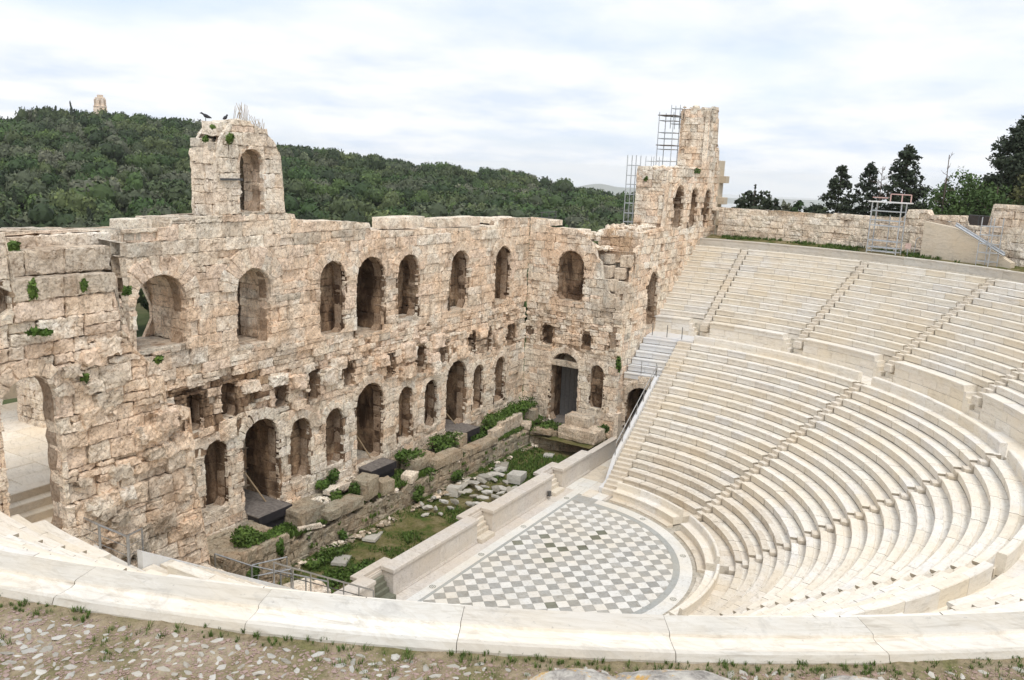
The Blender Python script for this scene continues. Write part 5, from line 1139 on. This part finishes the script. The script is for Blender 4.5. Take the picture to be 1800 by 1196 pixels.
e=empty('blue_post',(-1.6,20,10),'small blue steel post rising behind the stage wall','post'); q=MB(); q.tube((0,0,0),(0,0,7.6),.09); q.tube((.5,0,0),(.5,0,7.6),.06); q.box(-.1,.65,-.1,.1,7.4,7.55); q.build('frame',M['blue'],e)
# birds
def bird(p,label,rz):
    e=empty('bird',p,label,'bird'); V=[];F=[]
    prof_=[(-.16,.10,.012),(-.10,.12,.035),(-.02,.145,.06),(.06,.17,.055),(.10,.21,.032),(.13,.235,.034),(.16,.235,.02),(.20,.228,.004)]
    for x,z,r in prof_:
        for k in range(8): a=2*PI*k/8; V.append((x,r*math.cos(a)*.85,z+r*math.sin(a)))
    for i in range(7): F+=[(8*i+k,8*i+(k+1)%8,8*i+8+(k+1)%8,8*i+8+k) for k in range(8)]
    mb=MB(); mb.add(V,F); mb.tube((.02,.02,.1),(.02,.02,0),.008,4); mb.tube((.02,-.02,.1),(.02,-.02,0),.008,4); o=mb.build('body',M['bird'],e); e.rotation_euler=(0,0,rz); e.scale=(1.5,1.5,1.5)
bird((-10.4,12.6,22.4),'dark bird perched on the crown of the ruined arch',2.6); bird((-9.3,12.6,22.4),'second smaller dark bird perched near it on the ruined arch',.4)
# ================================================================== FOREGROUND GROUND
def gz(x,y):
    R=np.hypot(x,y); P=np.stack([x*.5,y*.5,0*x],-1); return 15.26+.05*fbm(P,3)+.035*fbm(P*7,2)+.10*np.clip(R-35,0,30)
A=np.radians(np.linspace(-192,-40,620)); Rr=np.concatenate([[34.02],np.linspace(34.18,37.5,36),np.geomspace(38,62,14)]); AA,RR=np.meshgrid(A,Rr); X=RR*np.cos(AA);Y=RR*np.sin(AA);Z=gz(X,Y)-.35*(RR<34.1); n,m=X.shape; i=np.arange(n*m).reshape(n,m)
F=np.stack([i[:-1,:-1],i[1:,:-1],i[1:,1:],i[:-1,1:]],-1).reshape(-1,4)
tag(link('ground',mesh('ground',np.stack([X,Y,Z],-1).reshape(-1,3),F.tolist(),None,True),M['earth']),kind='structure')
A=np.radians(np.linspace(-60,12,150)); Rr=np.linspace(34.05,36.5,9); AA,RR=np.meshgrid(A,Rr); X=RR*np.cos(AA);Y=RR*np.sin(AA);Z=15.28+.06*fbm(np.stack([X,Y,0*X],-1),3)+.12*(RR-34.3); n,m=X.shape; i=np.arange(n*m).reshape(n,m)
F=np.stack([i[:-1,:-1],i[1:,:-1],i[1:,1:],i[:-1,1:]],-1).reshape(-1,4)
tag(link('ground',mesh('ground',np.stack([X,Y,Z],-1).reshape(-1,3),F.tolist(),None,True),M['lawn']),kind='structure')
# stones lying on it
st=[]
for _ in range(22000):
    px=random.uniform(-40,1840); py=random.uniform(1050,1210); c=unp(px,py,15.3); R=math.hypot(c[0],c[1])
    if R<34.45: continue
    dens=.5+.5*float(perlin(np.array([[c[0]*.9,c[1]*.9,3.]]))[0])*2
    if px>600: dens*=.9
    if random.random()>dens*.75: continue
    s=random.choice([.012,.014,.016,.018,.022,.026,.03,.04,.05,.068])*random.uniform(.8,1.25); st.append((s*s/ (np.linalg.norm(c-CAM)**2),c,s))
st.sort(key=lambda t:-t[0]); kept=[]; grid={}
for sc,c,s in st:
    k=(int(c[0]*3),int(c[1]*3)); ok=True
    for a in (-1,0,1):
        for b in (-1,0,1):
            for (q,t) in grid.get((k[0]+a,k[1]+b),()):
                if math.hypot(q[0]-c[0],q[1]-c[1])<(s+t)*.85: ok=False
    if ok: grid.setdefault(k,[]).append((c,s)); kept.append((c,s))
mb=MB()
for i,(c,s) in enumerate(kept):
    z=float(gz(np.array(c[0]),np.array(c[1]))); 
    if i<290:
        o=link('ground_stone',random.choice(RK),M['gstone'],None,(c[0],c[1],z-.003)); o.scale=(s*1.25,s*random.uniform(.6,1),s*random.uniform(.35,.7)); o.rotation_euler=(random.uniform(-.35,.35),random.uniform(-.2,.2),random.uniform(0,6.3)); tag(o,'flat pinkish stone scattered on the gravelly earth behind the top row','stone','loose stones on the gravelly earth')
    else: scatter(mb,random.choice(RK),(c[0],c[1],z+.005),s*1.1,random.uniform(0,6),.55)
for _ in range(13000):
    c=unp(random.uniform(-40,1840),random.uniform(1050,1210),15.3)
    if math.hypot(c[0],c[1])<34.4: continue
    z=float(gz(np.array(c[0]),np.array(c[1]))); scatter(mb,random.choice(RK[:4]),(c[0],c[1],z),random.uniform(.006,.022),0,.7)
tag(mb.build('pebbles',M['gstone']),'small pebbles and chips on the earth','gravel',kind='stuff')
# lichen rock
lm,lnt,lb_,LP=newmat('lichen_rock',.9,.15); a=noise(lnt,LP,5,8,.7,.5); c_=ramp(lnt,a,[(.38,(.24,.22,.20)),(.5,(.42,.39,.35)),(.6,(.55,.52,.46))]); y_=noise(lnt,LP,3.1,7,.72); c_=mix(lnt,ramp(lnt,y_,[(.55,(0,0,0)),(.62,(.85,.85,.85))]),c_,(.60,.34,.06)); lnt.links.new(c_,lb_.inputs['Base Color']); bump(lnt,lb_,a,.8,.05); M['lichen']=lm
for lb,px,py,s in (('big pale rock with orange lichen at the bottom edge',1010,1226,(.74,.42,.30)),('second low lichen rock beside the big one',1190,1225,(.85,.45,.26)),('pale lichen rock near the grey slab end',1508,1232,(.6,.35,.28))):
    c=unp(px,py,15.5); V=np.array([v.co[:] for v in RK2[3].vertices]); import bmesh
    bm=bmesh.new(); bmesh.ops.create_icosphere(bm,subdivisions=4,radius=1); V=np.array([v.co[:] for v in bm.verts]); V=V+.22*np.stack([fbm(V*1.5+k*7+px,4) for k in range(3)],-1)+V*(.06*fbm(V*6+px,3))[:,None]; F=[tuple(v.index for v in f.verts) for f in bm.faces]; bm.free()
    dirr=math.atan2(_r[1],_r[0]); o=link('lichen_rock',mesh('lichen_rock',V*np.array(s),F,None),lm,None,(c[0],c[1],15.42),dirr); tag(o,lb,'rock')
# ================================================================== PLANTS
def tuft_geo(mb,c,s,n,hgt=1.,lean=.5,wd=.05,r=None):
    for _ in range(n):
        a=random.uniform(0,2*PI); b=random.uniform(0,lean); rr=random.random()*s*.5; x,y=c[0]+rr*math.cos(a),c[1]+rr*math.sin(a); h=s*random.uniform(.5,1.1)*hgt; w_=s*wd*random.uniform(.7,1.4)
        tx,ty=math.cos(a)*b*h,math.sin(a)*b*h; px,py=-math.sin(a)*w_,math.cos(a)*w_
        mb.add([(x-px,y-py,c[2]-.02),(x+px,y+py,c[2]-.02),(x+tx*.5+px*.8,y+ty*.5+py*.8,c[2]+h*.6),(x+tx*.5-px*.8,y+ty*.5-py*.8,c[2]+h*.6),(x+tx,y+ty,c[2]+h)],[(0,1,2,3),(3,2,4)],random.random() if r is None else r)
def leaf_cloud(mb,c,rad3,n,ls,shell=.5):
    c=np.array(c); 
    for _ in range(n):
        d=np.random.default_rng(random.randrange(1<<30)).normal(size=3) if False else np.array([random.gauss(0,1) for _ in range(3)]); d/=np.linalg.norm(d)
        r=random.uniform(shell,1.)**.5; p=c+d*np.array(rad3)*r; u=np.array([random.gauss(0,1) for _ in range(3)]); u/=np.linalg.norm(u); v=np.cross(u,d+.3*u); v/=np.linalg.norm(v)+1e-6; s=ls*random.uniform(.6,1.3)
        mb.add([p-u*s,p-v*s*.6,p+u*s,p+v*s*.6],[(0,1,2,3)],min(1,max(0,.35+.4*d[2]*0+random.uniform(-.3,.55))))
# grass in the trench
def in_view(c): 
    d=np.asarray(c)-CAM; z=d@_f
    if z<1: return False
    x=900+FPX*(d@_r)/z; y=598-FPX*(d@_u)/z; return -50<x<1850 and -50<y<1240
mb=MB()
for _ in range(9000):
    x=random.uniform(-13,14.5); y=random.uniform(3.6,8.55); k=fbm(np.array([[x*.45,y*.45,5.]]),3)[0]; far=(x>8.8)
    if k<(.05 if not far else -.35)-(.25 if y>7.6 else 0): continue
    tuft_geo(mb,(x,y,float(trz(np.array(x),np.array(y)))),random.uniform(.10,.22)*(1.25 if k>.25 or far else .8),5,1,.8,.10)
tag(mb.build('grass',M['weed']),'bright green grass and weeds growing in the trench','grass',kind='stuff')
mb=MB()
for _ in range(1100):
    px,py=random.uniform(-20,1820),random.uniform(1048,1205); c=unp(px,py,15.3); R=math.hypot(c[0],c[1])
    if R<34.3: continue
    k=fbm(np.array([[c[0]*.8,c[1]*.8,9.]]),3)[0]; edge=R<34.7
    if k<.12 and not (edge and px>560): continue
    tuft_geo(mb,(c[0],c[1],float(gz(np.array(c[0]),np.array(c[1])))),random.uniform(.03,.075),14,1,1.2,.05)
for _ in range(1100):
    a=rad(random.uniform(-170,-100)); R=random.uniform(34.22,34.5); 
    if fbm(np.array([[a*20,0,2.]]),2)[0]<(-.1): continue
    c=(R*math.cos(a),R*math.sin(a),15.28); tuft_geo(mb,c,random.uniform(.02,.05),16,1,1.3,.08)
tag(mb.build('grass',M['weed']),'sparse grass tufts among the stones by the top row','grass',kind='stuff')
mb=MB()
for _ in range(1500):
    a=rad(random.uniform(-31,3)); R=random.uniform(34.6,36.1); 
    if fbm(np.array([[a*14,R*.5,2.]]),2)[0]<(.0 if R<35.4 else -.2): continue
    tuft_geo(mb,(R*math.cos(a),R*math.sin(a),15.3+.12*(R-34.3)),random.uniform(.12,.28),4,1,.8,.12)
tag(mb.build('grass',M['weed']),'strip of green grass at the foot of the block wall','grass',kind='stuff')
mb=MB()
for _ in range(6500):
    x=random.uniform(-14,17.5); y=random.uniform(8.7,10.65); k=fbm(np.array([[x*.5,y*.5,15.]]),3)[0]
    if k<-.18 and x<13: continue
    tuft_geo(mb,(x,y,1.75),random.uniform(.12,.3),5,1,.8,.10)
for _ in range(500):
    u=random.uniform(-13,14.5); k=fbm(np.array([[u*.7,0,25.]]),3)[0]
    if k<.05: continue
    tuft_geo(mb,(u,*random.choice([(8.42,.3),(8.45,.9),(8.5,1.4),(random.uniform(8.7,9.4),float(lt(u))-.05),(random.uniform(8.7,9.4),float(lt(u))-.05)])),random.uniform(.12,.3),6,.9,1.,.12)
for _ in range(260):
    u=-23.2+4.2*random.random()**1.6; tuft_geo(mb,(u,random.uniform(.8,3.0),7.45-(u+23.3)*.72),random.uniform(.15,.38),6,1,.9,.10)
tag(mb.build('weeds',M['weed']),'weeds growing over the stage foundations and wall foot','weeds',kind='stuff')
BU=[('round bush on the mossy foundation bulk nearest the corner',(-11.9,8.9,2.8),(.75,.6,.5),700),('low spreading weeds around the round bush',(-11.0,8.6,2.62),(1.4,.45,.16),500),('dark hanging clump on the front of the nearest foundation',(-12.4,8.0,1.3),(.35,.22,.55),260),('second hanging clump on the nearest foundation',(-10.6,8.0,1.9),(.3,.22,.6),240),
('dense bush cascading over the ledge beside the socketed block',(-4.9,9.7,2.3),(.6,.45,.5),420),('bush beside the tallest ledge block',(-3.6,9.5,2.4),(.55,.5,.7),520),('tall bush against the wall at the second niche',(-4.9,10.75,2.75),(.45,.3,.45),260),('bush right of the cobble mound by the wall',(-3.9,10.8,2.9),(.5,.35,.6),300),
('bright bush beside the central platform',(1.9,10.5,2.75),(.6,.45,.5),420),('tall weeds over the long mossy block',(2.3,9.8,2.6),(1.0,.6,.6),700),('white-flecked weedy bush below the paired niches',(6.1,10.0,2.6),(1.3,.7,.8),1000),('weeds falling beside the long sill block',(3.2,8.9,1.7),(.9,.35,.6),400),
('large bush covering the ledge before the far niches',(11.9,10.0,2.5),(1.3,.8,.85),1200),('long green hedge of weeds along the far corner',(15.2,10.1,2.7),(2.5,.75,.7),1700),('bush on the rough block by the far platform',(9.8,10.0,2.2),(.9,.5,.45),480),('low weeds before the far doorway',(15.8,7.9,1.7),(1.2,1.0,.45),700),('bush beside the paired blocks at the far niche',(17.0,3.75,2.0),(.3,.6,.5),260),('green clump clinging to the wall corner above the passage',(17.7,3.0,7.0),(.25,.2,.9),230),
('dark shrub at the foundation face below the cobble mound',(-5.6,8.4,.8),(.25,.2,.5),160),('narrow shrub climbing the foundation by the sill block',(.9,8.3,.9),(.5,.3,.6),300),('shrub on the foundation face near the fragment heap',(4.9,8.3,.8),(.6,.35,.5),340),('weedy bank between near grass and foundation',(-7.5,7.9,.4),(1.4,.5,.35),520),
('leafy bank in the middle of the near grass',(-9.3,6.0,.3),(1.6,.9,.3),700),('low leafy patch by the grey slab',(-7.2,5.6,.3),(1.0,.6,.25),400),
('green tuft on the lowest step of the near wall top',(-24.3,3.15,16.9),(.2,.14,.45),130),('green tuft on the middle step of the near wall top',(-24.2,4.3,17.9),(.3,.15,.28),150),('green tuft in a joint of the near wall below the steps',(-24.35,2.95,15.6),(.35,.14,.16),110),('green tuft in the crack of the near wall top',(-22.75,3.05,16.8),(.12,.12,.26),90),('green tuft at the broken edge of the near wall',(-21.3,3.2,16.4),(.22,.15,.22),90),
('green tuft above the near side arch',(-23.0,2.95,13.9),(.1,.1,.22),60),('green tuft hanging high on the ruined arch',(-10.5,10.9,21.7),(.32,.15,.38),170),('small tuft near the crown of the ruined arch',(-11.3,10.95,22.1),(.2,.12,.12),60),('tuft on the shoulder of the ruined arch',(-11.9,10.95,21.5),(.25,.12,.18),70),('green tuft growing on the tower wall top',(30.8,3.2,21.0),(.8,.3,.4),150),('small tuft on the lower tower face',(24.9,5.0,20.3),(.1,.2,.25),60),('weeds by the rail at the near wall foot',(-21.9,2.5,6.8),(1.1,.5,.35),420),('small leafy bush on the eroded corner of the near wall',(-20.2,3.2,14.0),(.2,.2,.18),60)]
for i,(lb,c,r3,n) in enumerate(BU):
    mb=MB(); n=int(n*1.5); r3=tuple(q*1.18 for q in r3); k=max(2,int(n/110)); 
    for j in range(k):
        cc=[random.uniform(-.6,.6)*r3[0],random.uniform(-.5,.5)*r3[1],random.uniform(-.3,.45)*r3[2]]; leaf_cloud(mb,cc,[q*.55 for q in r3],n//k,.085 if max(r3)<.5 else .10,.15)
    o=mb.build('bush',M['weed'],None,c); tag(o,lb,'bush')
for c in ((-8.6,11.6,22.1),(-9.0,12.2,22.1),(-7.9,11.8,21.7),(-8.3,12.4,21.8)):
    pass
mb=MB()
for _ in range(40):
    x=random.uniform(-9.3,-7.6); mb.tube((x,random.uniform(11.2,12.4),float(stop(x))-.2),(x+random.uniform(-.3,.4),11.8,float(stop(x))+random.uniform(.3,1.0)),.012,3)
tag(mb.build('dry_stalks',M['timber']),'dry thin stalks sprouting on the ruined arch crown','weeds',kind='stuff')
# ================================================================== TREES
def crown_mesh(seed,kind='round',n=420,ls=.07):
    random.seed(seed); mb=MB(); lob=[]
    for _ in range(9): a=random.uniform(0,6.3); rr=random.uniform(.0,.62); lob.append((rr*math.cos(a),rr*math.sin(a),random.uniform(.30,.80),random.uniform(.24,.42)))
    if kind=='cone': lob=[(random.uniform(-.05,.05),random.uniform(-.05,.05),.1+.85*k/10,.17*(1-(k/10)**1.6)+.03) for k in range(11)]
    import bmesh
    for (x,y,z,r) in lob:
        bm=bmesh.new(); bmesh.ops.create_icosphere(bm,subdivisions=2,radius=1); V=np.array([v.co[:] for v in bm.verts]); V=V*(1+.28*fbm(V*2.2+seed+x*9,2))[:,None]; F=[tuple(v.index for v in f.verts) for f in bm.faces]; bm.free()
        mb.add(V*np.array([r,r,r*(.8 if kind!='cone' else 1.2)])*.86+[x,y,z],F,random.uniform(.05,.35))
        for _ in range(n//len(lob)):
            d=np.array([random.gauss(0,1) for _ in range(3)]); d/=np.linalg.norm(d); 
            if d[2]<-.5: d[2]*=-1
            p=np.array([x,y,z])+d*np.array([r,r,r*(.85 if kind!='cone' else 1.25)])*random.uniform(.82,1.12); u=np.array([random.gauss(0,1) for _ in range(3)]); u/=np.linalg.norm(u); v=np.cross(u,d); v/=np.linalg.norm(v)+1e-6; s=ls*random.uniform(.5,1.25)
            mb.add([p-u*s,p-v*s*.7,p+u*s,p+v*s*.7],[(0,1,2,3)],random.uniform(.2,1))
    # trunk
    mb.tube((0,0,-.15),(0,0,.5),.03,5)
    return mesh('tree_crown',np.concatenate(mb.V),mb.F,np.concatenate(mb.R))
CM=[crown_mesh(100+i,'round',520) for i in range(6)]; CC=[crown_mesh(200+i,'cone',300,.045) for i in range(2)]
for me in CM: me.materials.append(M['leaf'])
for me in CC: me.materials.append(M['cypress'])
random.seed(77)
pts=[]
def try_tree(az,d,h,wd,cone):
    x,y=CAM[0]+d*math.cos(rad(az)),CAM[1]+d*math.sin(rad(az)); return x,y
d=120.
while d<490:
    step=7.4; az=17.
    while az<66:
        a_=az+random.uniform(-.5,.5)*math.degrees(step/d); dd=d+random.uniform(-.5,.5)*step; x,y=CAM[0]+dd*math.cos(rad(a_)),CAM[1]+dd*math.sin(rad(a_))
        cl=float(perlin(np.array([[x/45,y/45,7.]]))[0]); gap=float(perlin(np.array([[x/30,y/30,1.]]))[0])
        if not(gap>.42) : pts.append((dd,x,y,random.uniform(6.0,10.5)*(1+.35*cl),random.random()<(.05+.10*(dd>400))))
        az+=math.degrees(step/d)
    d+=step*.92
Xs=np.array([p[1] for p in pts]);Ys=np.array([p[2] for p in pts]); Zs=ter(Xs,Ys)
# what shows above the wall tops: rank by apparent size
vis=[]
for (dd,x,y,h,cone),z in zip(pts,Zs):
    c=np.array([x,y,z+h*.6]); v=c-CAM; zz=v@_f; px=900+FPX*(v@_r)/zz; py=598-FPX*(v@_u)/zz
    lim=395+ (20 if px<330 else 0); shows=(-20<px<1110 and py<lim+8) ; vis.append((shows,h*h/dd/dd if shows else 0))
order=sorted(range(len(pts)),key=lambda i:-vis[i][1]); 
single=set([i for i in order[:285] if vis[i][0]]); stuffpts=[]
for i,(p,z) in enumerate(zip(pts,Zs)):
    dd,x,y,h,cone=p; m_=random.choice(CC if cone else CM); wv=h*(random.uniform(.62,.85) if not cone else .55)
    if i in single:
        o=bpy.data.objects.new('hillside_tree',m_); COL.objects.link(o); o.location=(x,y,z-.2); o.scale=(wv,wv*random.uniform(.9,1.1),h*.98); o.rotation_euler=(0,0,random.uniform(0,6.3)); tag(o,'round green tree in the wood covering the hillside' if not cone else 'slim dark cypress in the wood covering the hillside','tree','trees of the wood on the hillside')
    elif vis[i][0] or random.random()<.55: stuffpts.append((x,y,z-.2,wv,h*.98,random.uniform(0,6.3),CM.index(m_) if not cone else 6+CC.index(m_)))
# the rest of the wood: one object, instanced by geometry nodes
def gn_wood(name,pts,meshes,label):
    par=bpy.data.meshes.new(name); par.from_pydata([p[:3] for p in pts],[],[])
    for nm,idx in (('sx',3),('sz',4),('rz',5),('ix',6)):
        a=par.attributes.new(nm,'FLOAT','POINT'); a.data.foreach_set('value',np.array([p[idx] for p in pts],np.float32))
    o=bpy.data.objects.new(name,par); COL.objects.link(o); tag(o,label,'wood',kind='stuff')
    ng=bpy.data.node_groups.new(name,'GeometryNodeTree'); ng.interface.new_socket('Geometry',in_out='INPUT',socket_type='NodeSocketGeometry'); ng.interface.new_socket('Geometry',in_out='OUTPUT',socket_type='NodeSocketGeometry')
    gi=ng.nodes.new('NodeGroupInput'); go=ng.nodes.new('NodeGroupOutput'); join=ng.nodes.new('GeometryNodeJoinGeometry')
    def at(n): a=ng.nodes.new('GeometryNodeInputNamedAttribute'); a.data_type='FLOAT'; a.inputs[0].default_value=n; return [s for s in a.outputs if s.enabled][0]
    sx,sz,rzz,ix=at('sx'),at('sz'),at('rz'),at('ix')
    cs=ng.nodes.new('ShaderNodeCombineXYZ'); ng.links.new(sx,cs.inputs[0]); ng.links.new(sx,cs.inputs[1]); ng.links.new(sz,cs.inputs[2])
    cr=ng.nodes.new('ShaderNodeCombineXYZ'); ng.links.new(rzz,cr.inputs[2])
    for k,me in enumerate(meshes):
        src=bpy.data.objects.new('wood_tree_source',me)     # not linked to the scene: a source only
        oi=ng.nodes.new('GeometryNodeObjectInfo'); oi.inputs[0].default_value=src
        cmp_=ng.nodes.new('FunctionNodeCompare'); cmp_.data_type='FLOAT'; cmp_.operation='EQUAL'; ng.links.new(ix,cmp_.inputs[0]); cmp_.inputs[1].default_value=k; 
        [s for s in cmp_.inputs if s.name=='Epsilon'][0].default_value=.1
        ip=ng.nodes.new('GeometryNodeInstanceOnPoints'); ng.links.new(gi.outputs[0],ip.inputs['Points']); ng.links.new(cmp_.outputs[0],ip.inputs['Selection']); ng.links.new(oi.outputs['Geometry'],ip.inputs['Instance'])
        ng.links.new(cr.outputs[0],ip.inputs['Rotation']); ng.links.new(cs.outputs[0],ip.inputs['Scale']); ng.links.new(ip.outputs[0],join.inputs[0])
    ng.links.new(join.outputs[0],go.inputs[0]); md=o.modifiers.new('wood','NODES'); md.node_group=ng; return o
gn_wood('hillside_wood',stuffpts,CM+CC,'dense green wood of rounded trees covering the hillside')
# named skyline trees
def ray_pt(px,py,d):
    v=_f+(px-900)/FPX*_r-(py-598)/FPX*_u; v=v/math.hypot(v[0],v[1]); return CAM+v*d
def tree(name,label,px,ytop,ybot,dist,wpx,parts,mat,cat='tree',sc=None,trunk=.03):
    top=ray_pt(px,ytop,dist); bot=ray_pt(px,ybot,dist); H=top[2]-bot[2]; W=wpx/FPX*dist/2; e=empty(name,tuple(bot),label,cat)
    mb=MB()
    n=parts['n']; ls=parts.get('ls',.16); random.seed(int(px)*7+1)
    cl=parts['clumps'](H,W); 
    for (x,y,z,r) in cl: leaf_cloud(mb,(x,y,z),(r,r,r*parts.get('fl',.8)),max(6,int(n*r*r)),ls,.1)
    mb.build('crown',mat,e)
    tb=MB(); tb.tube((0,0,-2),(0,0,H*.9),trunk*H*.35,6); 
    for (x,y,z,r) in cl[::max(1,len(cl)//14)]: tb.tube((0,0,max(.1,z-abs(x)*.5-.3)),(x,y,z),.035,4)
    tb.build('trunk',M['bark'],e); return e
def cyp(H,W,pw=1.1,n=95,drop=.28,bare=.0):
    out=[]
    for k in range(n):
        t=random.random()**1.25; z=H*(.0+.98*t); w_=W*(1-t)**.8*random.uniform(.2,1.15)+W*.05; a=random.uniform(0,2*PI); out.append((w_*math.cos(a),w_*math.sin(a)*.8,z,random.uniform(.25,.62)*(1.15-.55*t)*W/2.4))
    return out
def rnd(H,W,n=60):
    out=[]
    for k in range(n):
        a=random.uniform(0,2*PI); r=random.random()**.5; z=H*(.25+.65*random.random()*(1-.5*r*r)); out.append((W*.85*r*math.cos(a),W*.6*r*math.sin(a),z,random.uniform(.18,.34)*W*.8))
    return out
CY={'n':105,'ls':.17,'clumps':lambda H,W:cyp(H,W,n=170),'fl':.6}; RD={'n':55,'ls':.2,'clumps':lambda H,W:rnd(H,W)}
tree('cypress_tree','ragged dark cypress, first of the row behind the block wall',1469,291,392,98,84,CY,M['cypress'])
tree('cypress_tree','narrow dark cypress with drooping top, second of the row',1519,283,392,96,74,CY,M['cypress'])
tree('cypress_tree','broad dark cypress with a bent spire behind the scaffold tower',1580,255,400,94,112,{'n':105,'ls':.17,'clumps':lambda H,W:cyp(H,W,n=240),'fl':.6},M['cypress'])
tree('cypress_tree','tallest dark cypress leaning out at the picture edge',1788,188,400,92,190,{'n':95,'ls':.17,'clumps':lambda H,W:cyp(H,W,n=330),'fl':.6},M['cypress'])
tree('broadleaf_tree','green broadleaf tree before the tallest cypress',1690,292,410,88,150,{'n':70,'ls':.15,'clumps':lambda H,W:rnd(H,W,95)},M['broad'])
tree('broadleaf_tree','smaller green broadleaf tree over the mesh gate',1742,318,410,85,120,{'n':70,'ls':.15,'clumps':lambda H,W:rnd(H,W,70)},M['broad'])
tree('broadleaf_tree','sparse green tree beside the bare tree',1643,318,410,90,90,{'n':36,'ls':.14,'clumps':lambda H,W:rnd(H,W,40)},M['broad'])
tree('olive_brown_tree','olive-brown bushy tree behind the tall block wall end',1800,268,400,84,80,{'n':55,'ls':.13,'clumps':lambda H,W:rnd(H,W,90)},M['olive'])
tree('pine_tree','dark round pine behind the repair pier',1322,328,385,95,90,{'n':14,'ls':.3,'clumps':lambda H,W:rnd(H,W,60)},M['cypress'])
tree('pine_tree','dark pine with flat crown, second behind the block wall',1352,338,388,105,46,{'n':12,'ls':.3,'clumps':lambda H,W:rnd(H,W,40)},M['cypress'])
tree('cypress_tree','thin dark cypress spire above the pines',1323,322,380,100,7,{'n':40,'ls':.2,'clumps':lambda H,W:cyp(H,W,n=30)},M['cypress'])
for i,(px,yt,wp) in enumerate(((1378,352,44),(1402,350,40),(1425,355,40),(1444,360,30),(1300,345,40))):
    tree('far_tree','distant green tree above the block wall, '+['just after the pines','second after the pines','third after the pines','last before the cypresses','between pier and pines'][i],px,yt,392,150,wp,{'n':6,'ls':.45,'clumps':lambda H,W:rnd(H,W,40)},M['leaf'])
# bare trees
for lb,px,yt,yb,dist,rr in (('bare thin-branched tree before the broadleaf trees',1651,272,405,86,.07),('leafless slender sapling between two cypresses',1541,293,385,90,.045)):
    random.seed(px); top=ray_pt(px,yt,dist); bot=ray_pt(px,yb,dist); H=top[2]-bot[2]; e=empty('bare_tree',tuple(bot),lb,'tree'); q=MB(); q.tube((0,0,-1),(0,0,H*.7),rr,5); q.tube((0,0,H*.7),(.1,.05,H),rr*.5,4); q.build('trunk',M['bark'],e)
    q=MB()
    for k in range(22):
        z=H*random.uniform(.3,.95); a=random.uniform(0,6.3); L=random.uniform(.4,1.5)*(1.1-z/H*.6); p=(L*math.cos(a),L*math.sin(a),z+L*random.uniform(.0,.7)); q.tube((0,0,z),p,.022,3)
        for _ in range(3): t_=random.uniform(.4,1); s_=[p[0]*t_,p[1]*t_,z+(p[2]-z)*t_]; q.tube(s_,(s_[0]+random.uniform(-.3,.3),s_[1]+random.uniform(-.3,.3),s_[2]+random.uniform(.1,.35)),.012,3)
    q.build('branches',M['bark'],e)
# skyline trees on the hill crest
random.seed(5)
SK=[(17,205,240,6,1),(27,212,240,5,1),(5,212,250,26,0),(42,196,235,34,0),(60,192,235,36,0),(75,188,230,36,0),(90,190,228,28,0),(100,186,228,10,1),(128,178,232,7,1),(120,192,232,30,0),(134,192,232,12,1),(143,196,232,30,0),(155,200,230,24,0),(205,196,225,6,1),(196,205,232,30,0),(228,208,236,30,0),(250,207,238,34,0),(275,212,240,34,0),(300,218,244,30,0),(332,220,246,36,0),(215,208,234,26,0)]
for i,(px,yt,yb,wp,cone) in enumerate(SK):
    dist=436; top=ray_pt(px,yt,dist); bot=ray_pt(px,yb+8,dist); H=top[2]-bot[2]; W=wp/FPX*dist
    o=bpy.data.objects.new('skyline_tree',random.choice(CC if cone else CM)); COL.objects.link(o); o.location=tuple(bot); o.scale=((W*2.6,W*2.6,H) if cone else (W*.62,W*.62,H*1.02)); o.rotation_euler=(0,0,random.uniform(0,6)); tag(o,'spiky dark cypress standing on the hill crest' if cone else 'dark rounded tree on the hill crest near the monument','tree','trees on the hill crest')
# ================================================================== MONUMENT on the hill
dist=452; b=ray_pt(177,205,dist); t_=ray_pt(177,167,dist); H=t_[2]-b[2]; s=H/12.
e=empty('monument',tuple(b),'pale ruined marble monument standing on the wooded hilltop','monument'); e.rotation_euler=(0,0,rad(57+90))
MM=M['monument']
def mbx(name,x0,x1,y0,y1,z0,z1): q=MB(); q.box(x0*s,x1*s,y0*s,y1*s,z0*s,z1*s,.08*s); q.build(name,MM,e)
mbx('plinth',-3.6,3.6,-1.6,1.6,-3,4.2); mbx('frieze',-3.45,3.45,-1.45,1.45,4.2,5.4); mbx('cornice',-3.7,3.7,-1.7,1.7,5.4,5.8)
for a,b_ in ((-3.3,-1.9),(-.6,.5),(1.9,3.1)): mbx('pilaster',a,b_,-1.2,1.2,5.8,9.6)
mbx('niche_back',-3.0,2.9,.2,1.2,5.8,9.4); mbx('statue',-1.5,-.9,-.3,.3,5.8,8.4); mbx('statue',.9,1.5,-.3,.3,5.8,8.2)
mbx('entablature',-2.9,2.5,-1.2,1.2,9.6,10.6); mbx('cap_block',-1.9,1.3,-1.1,1.1,10.6,12.)
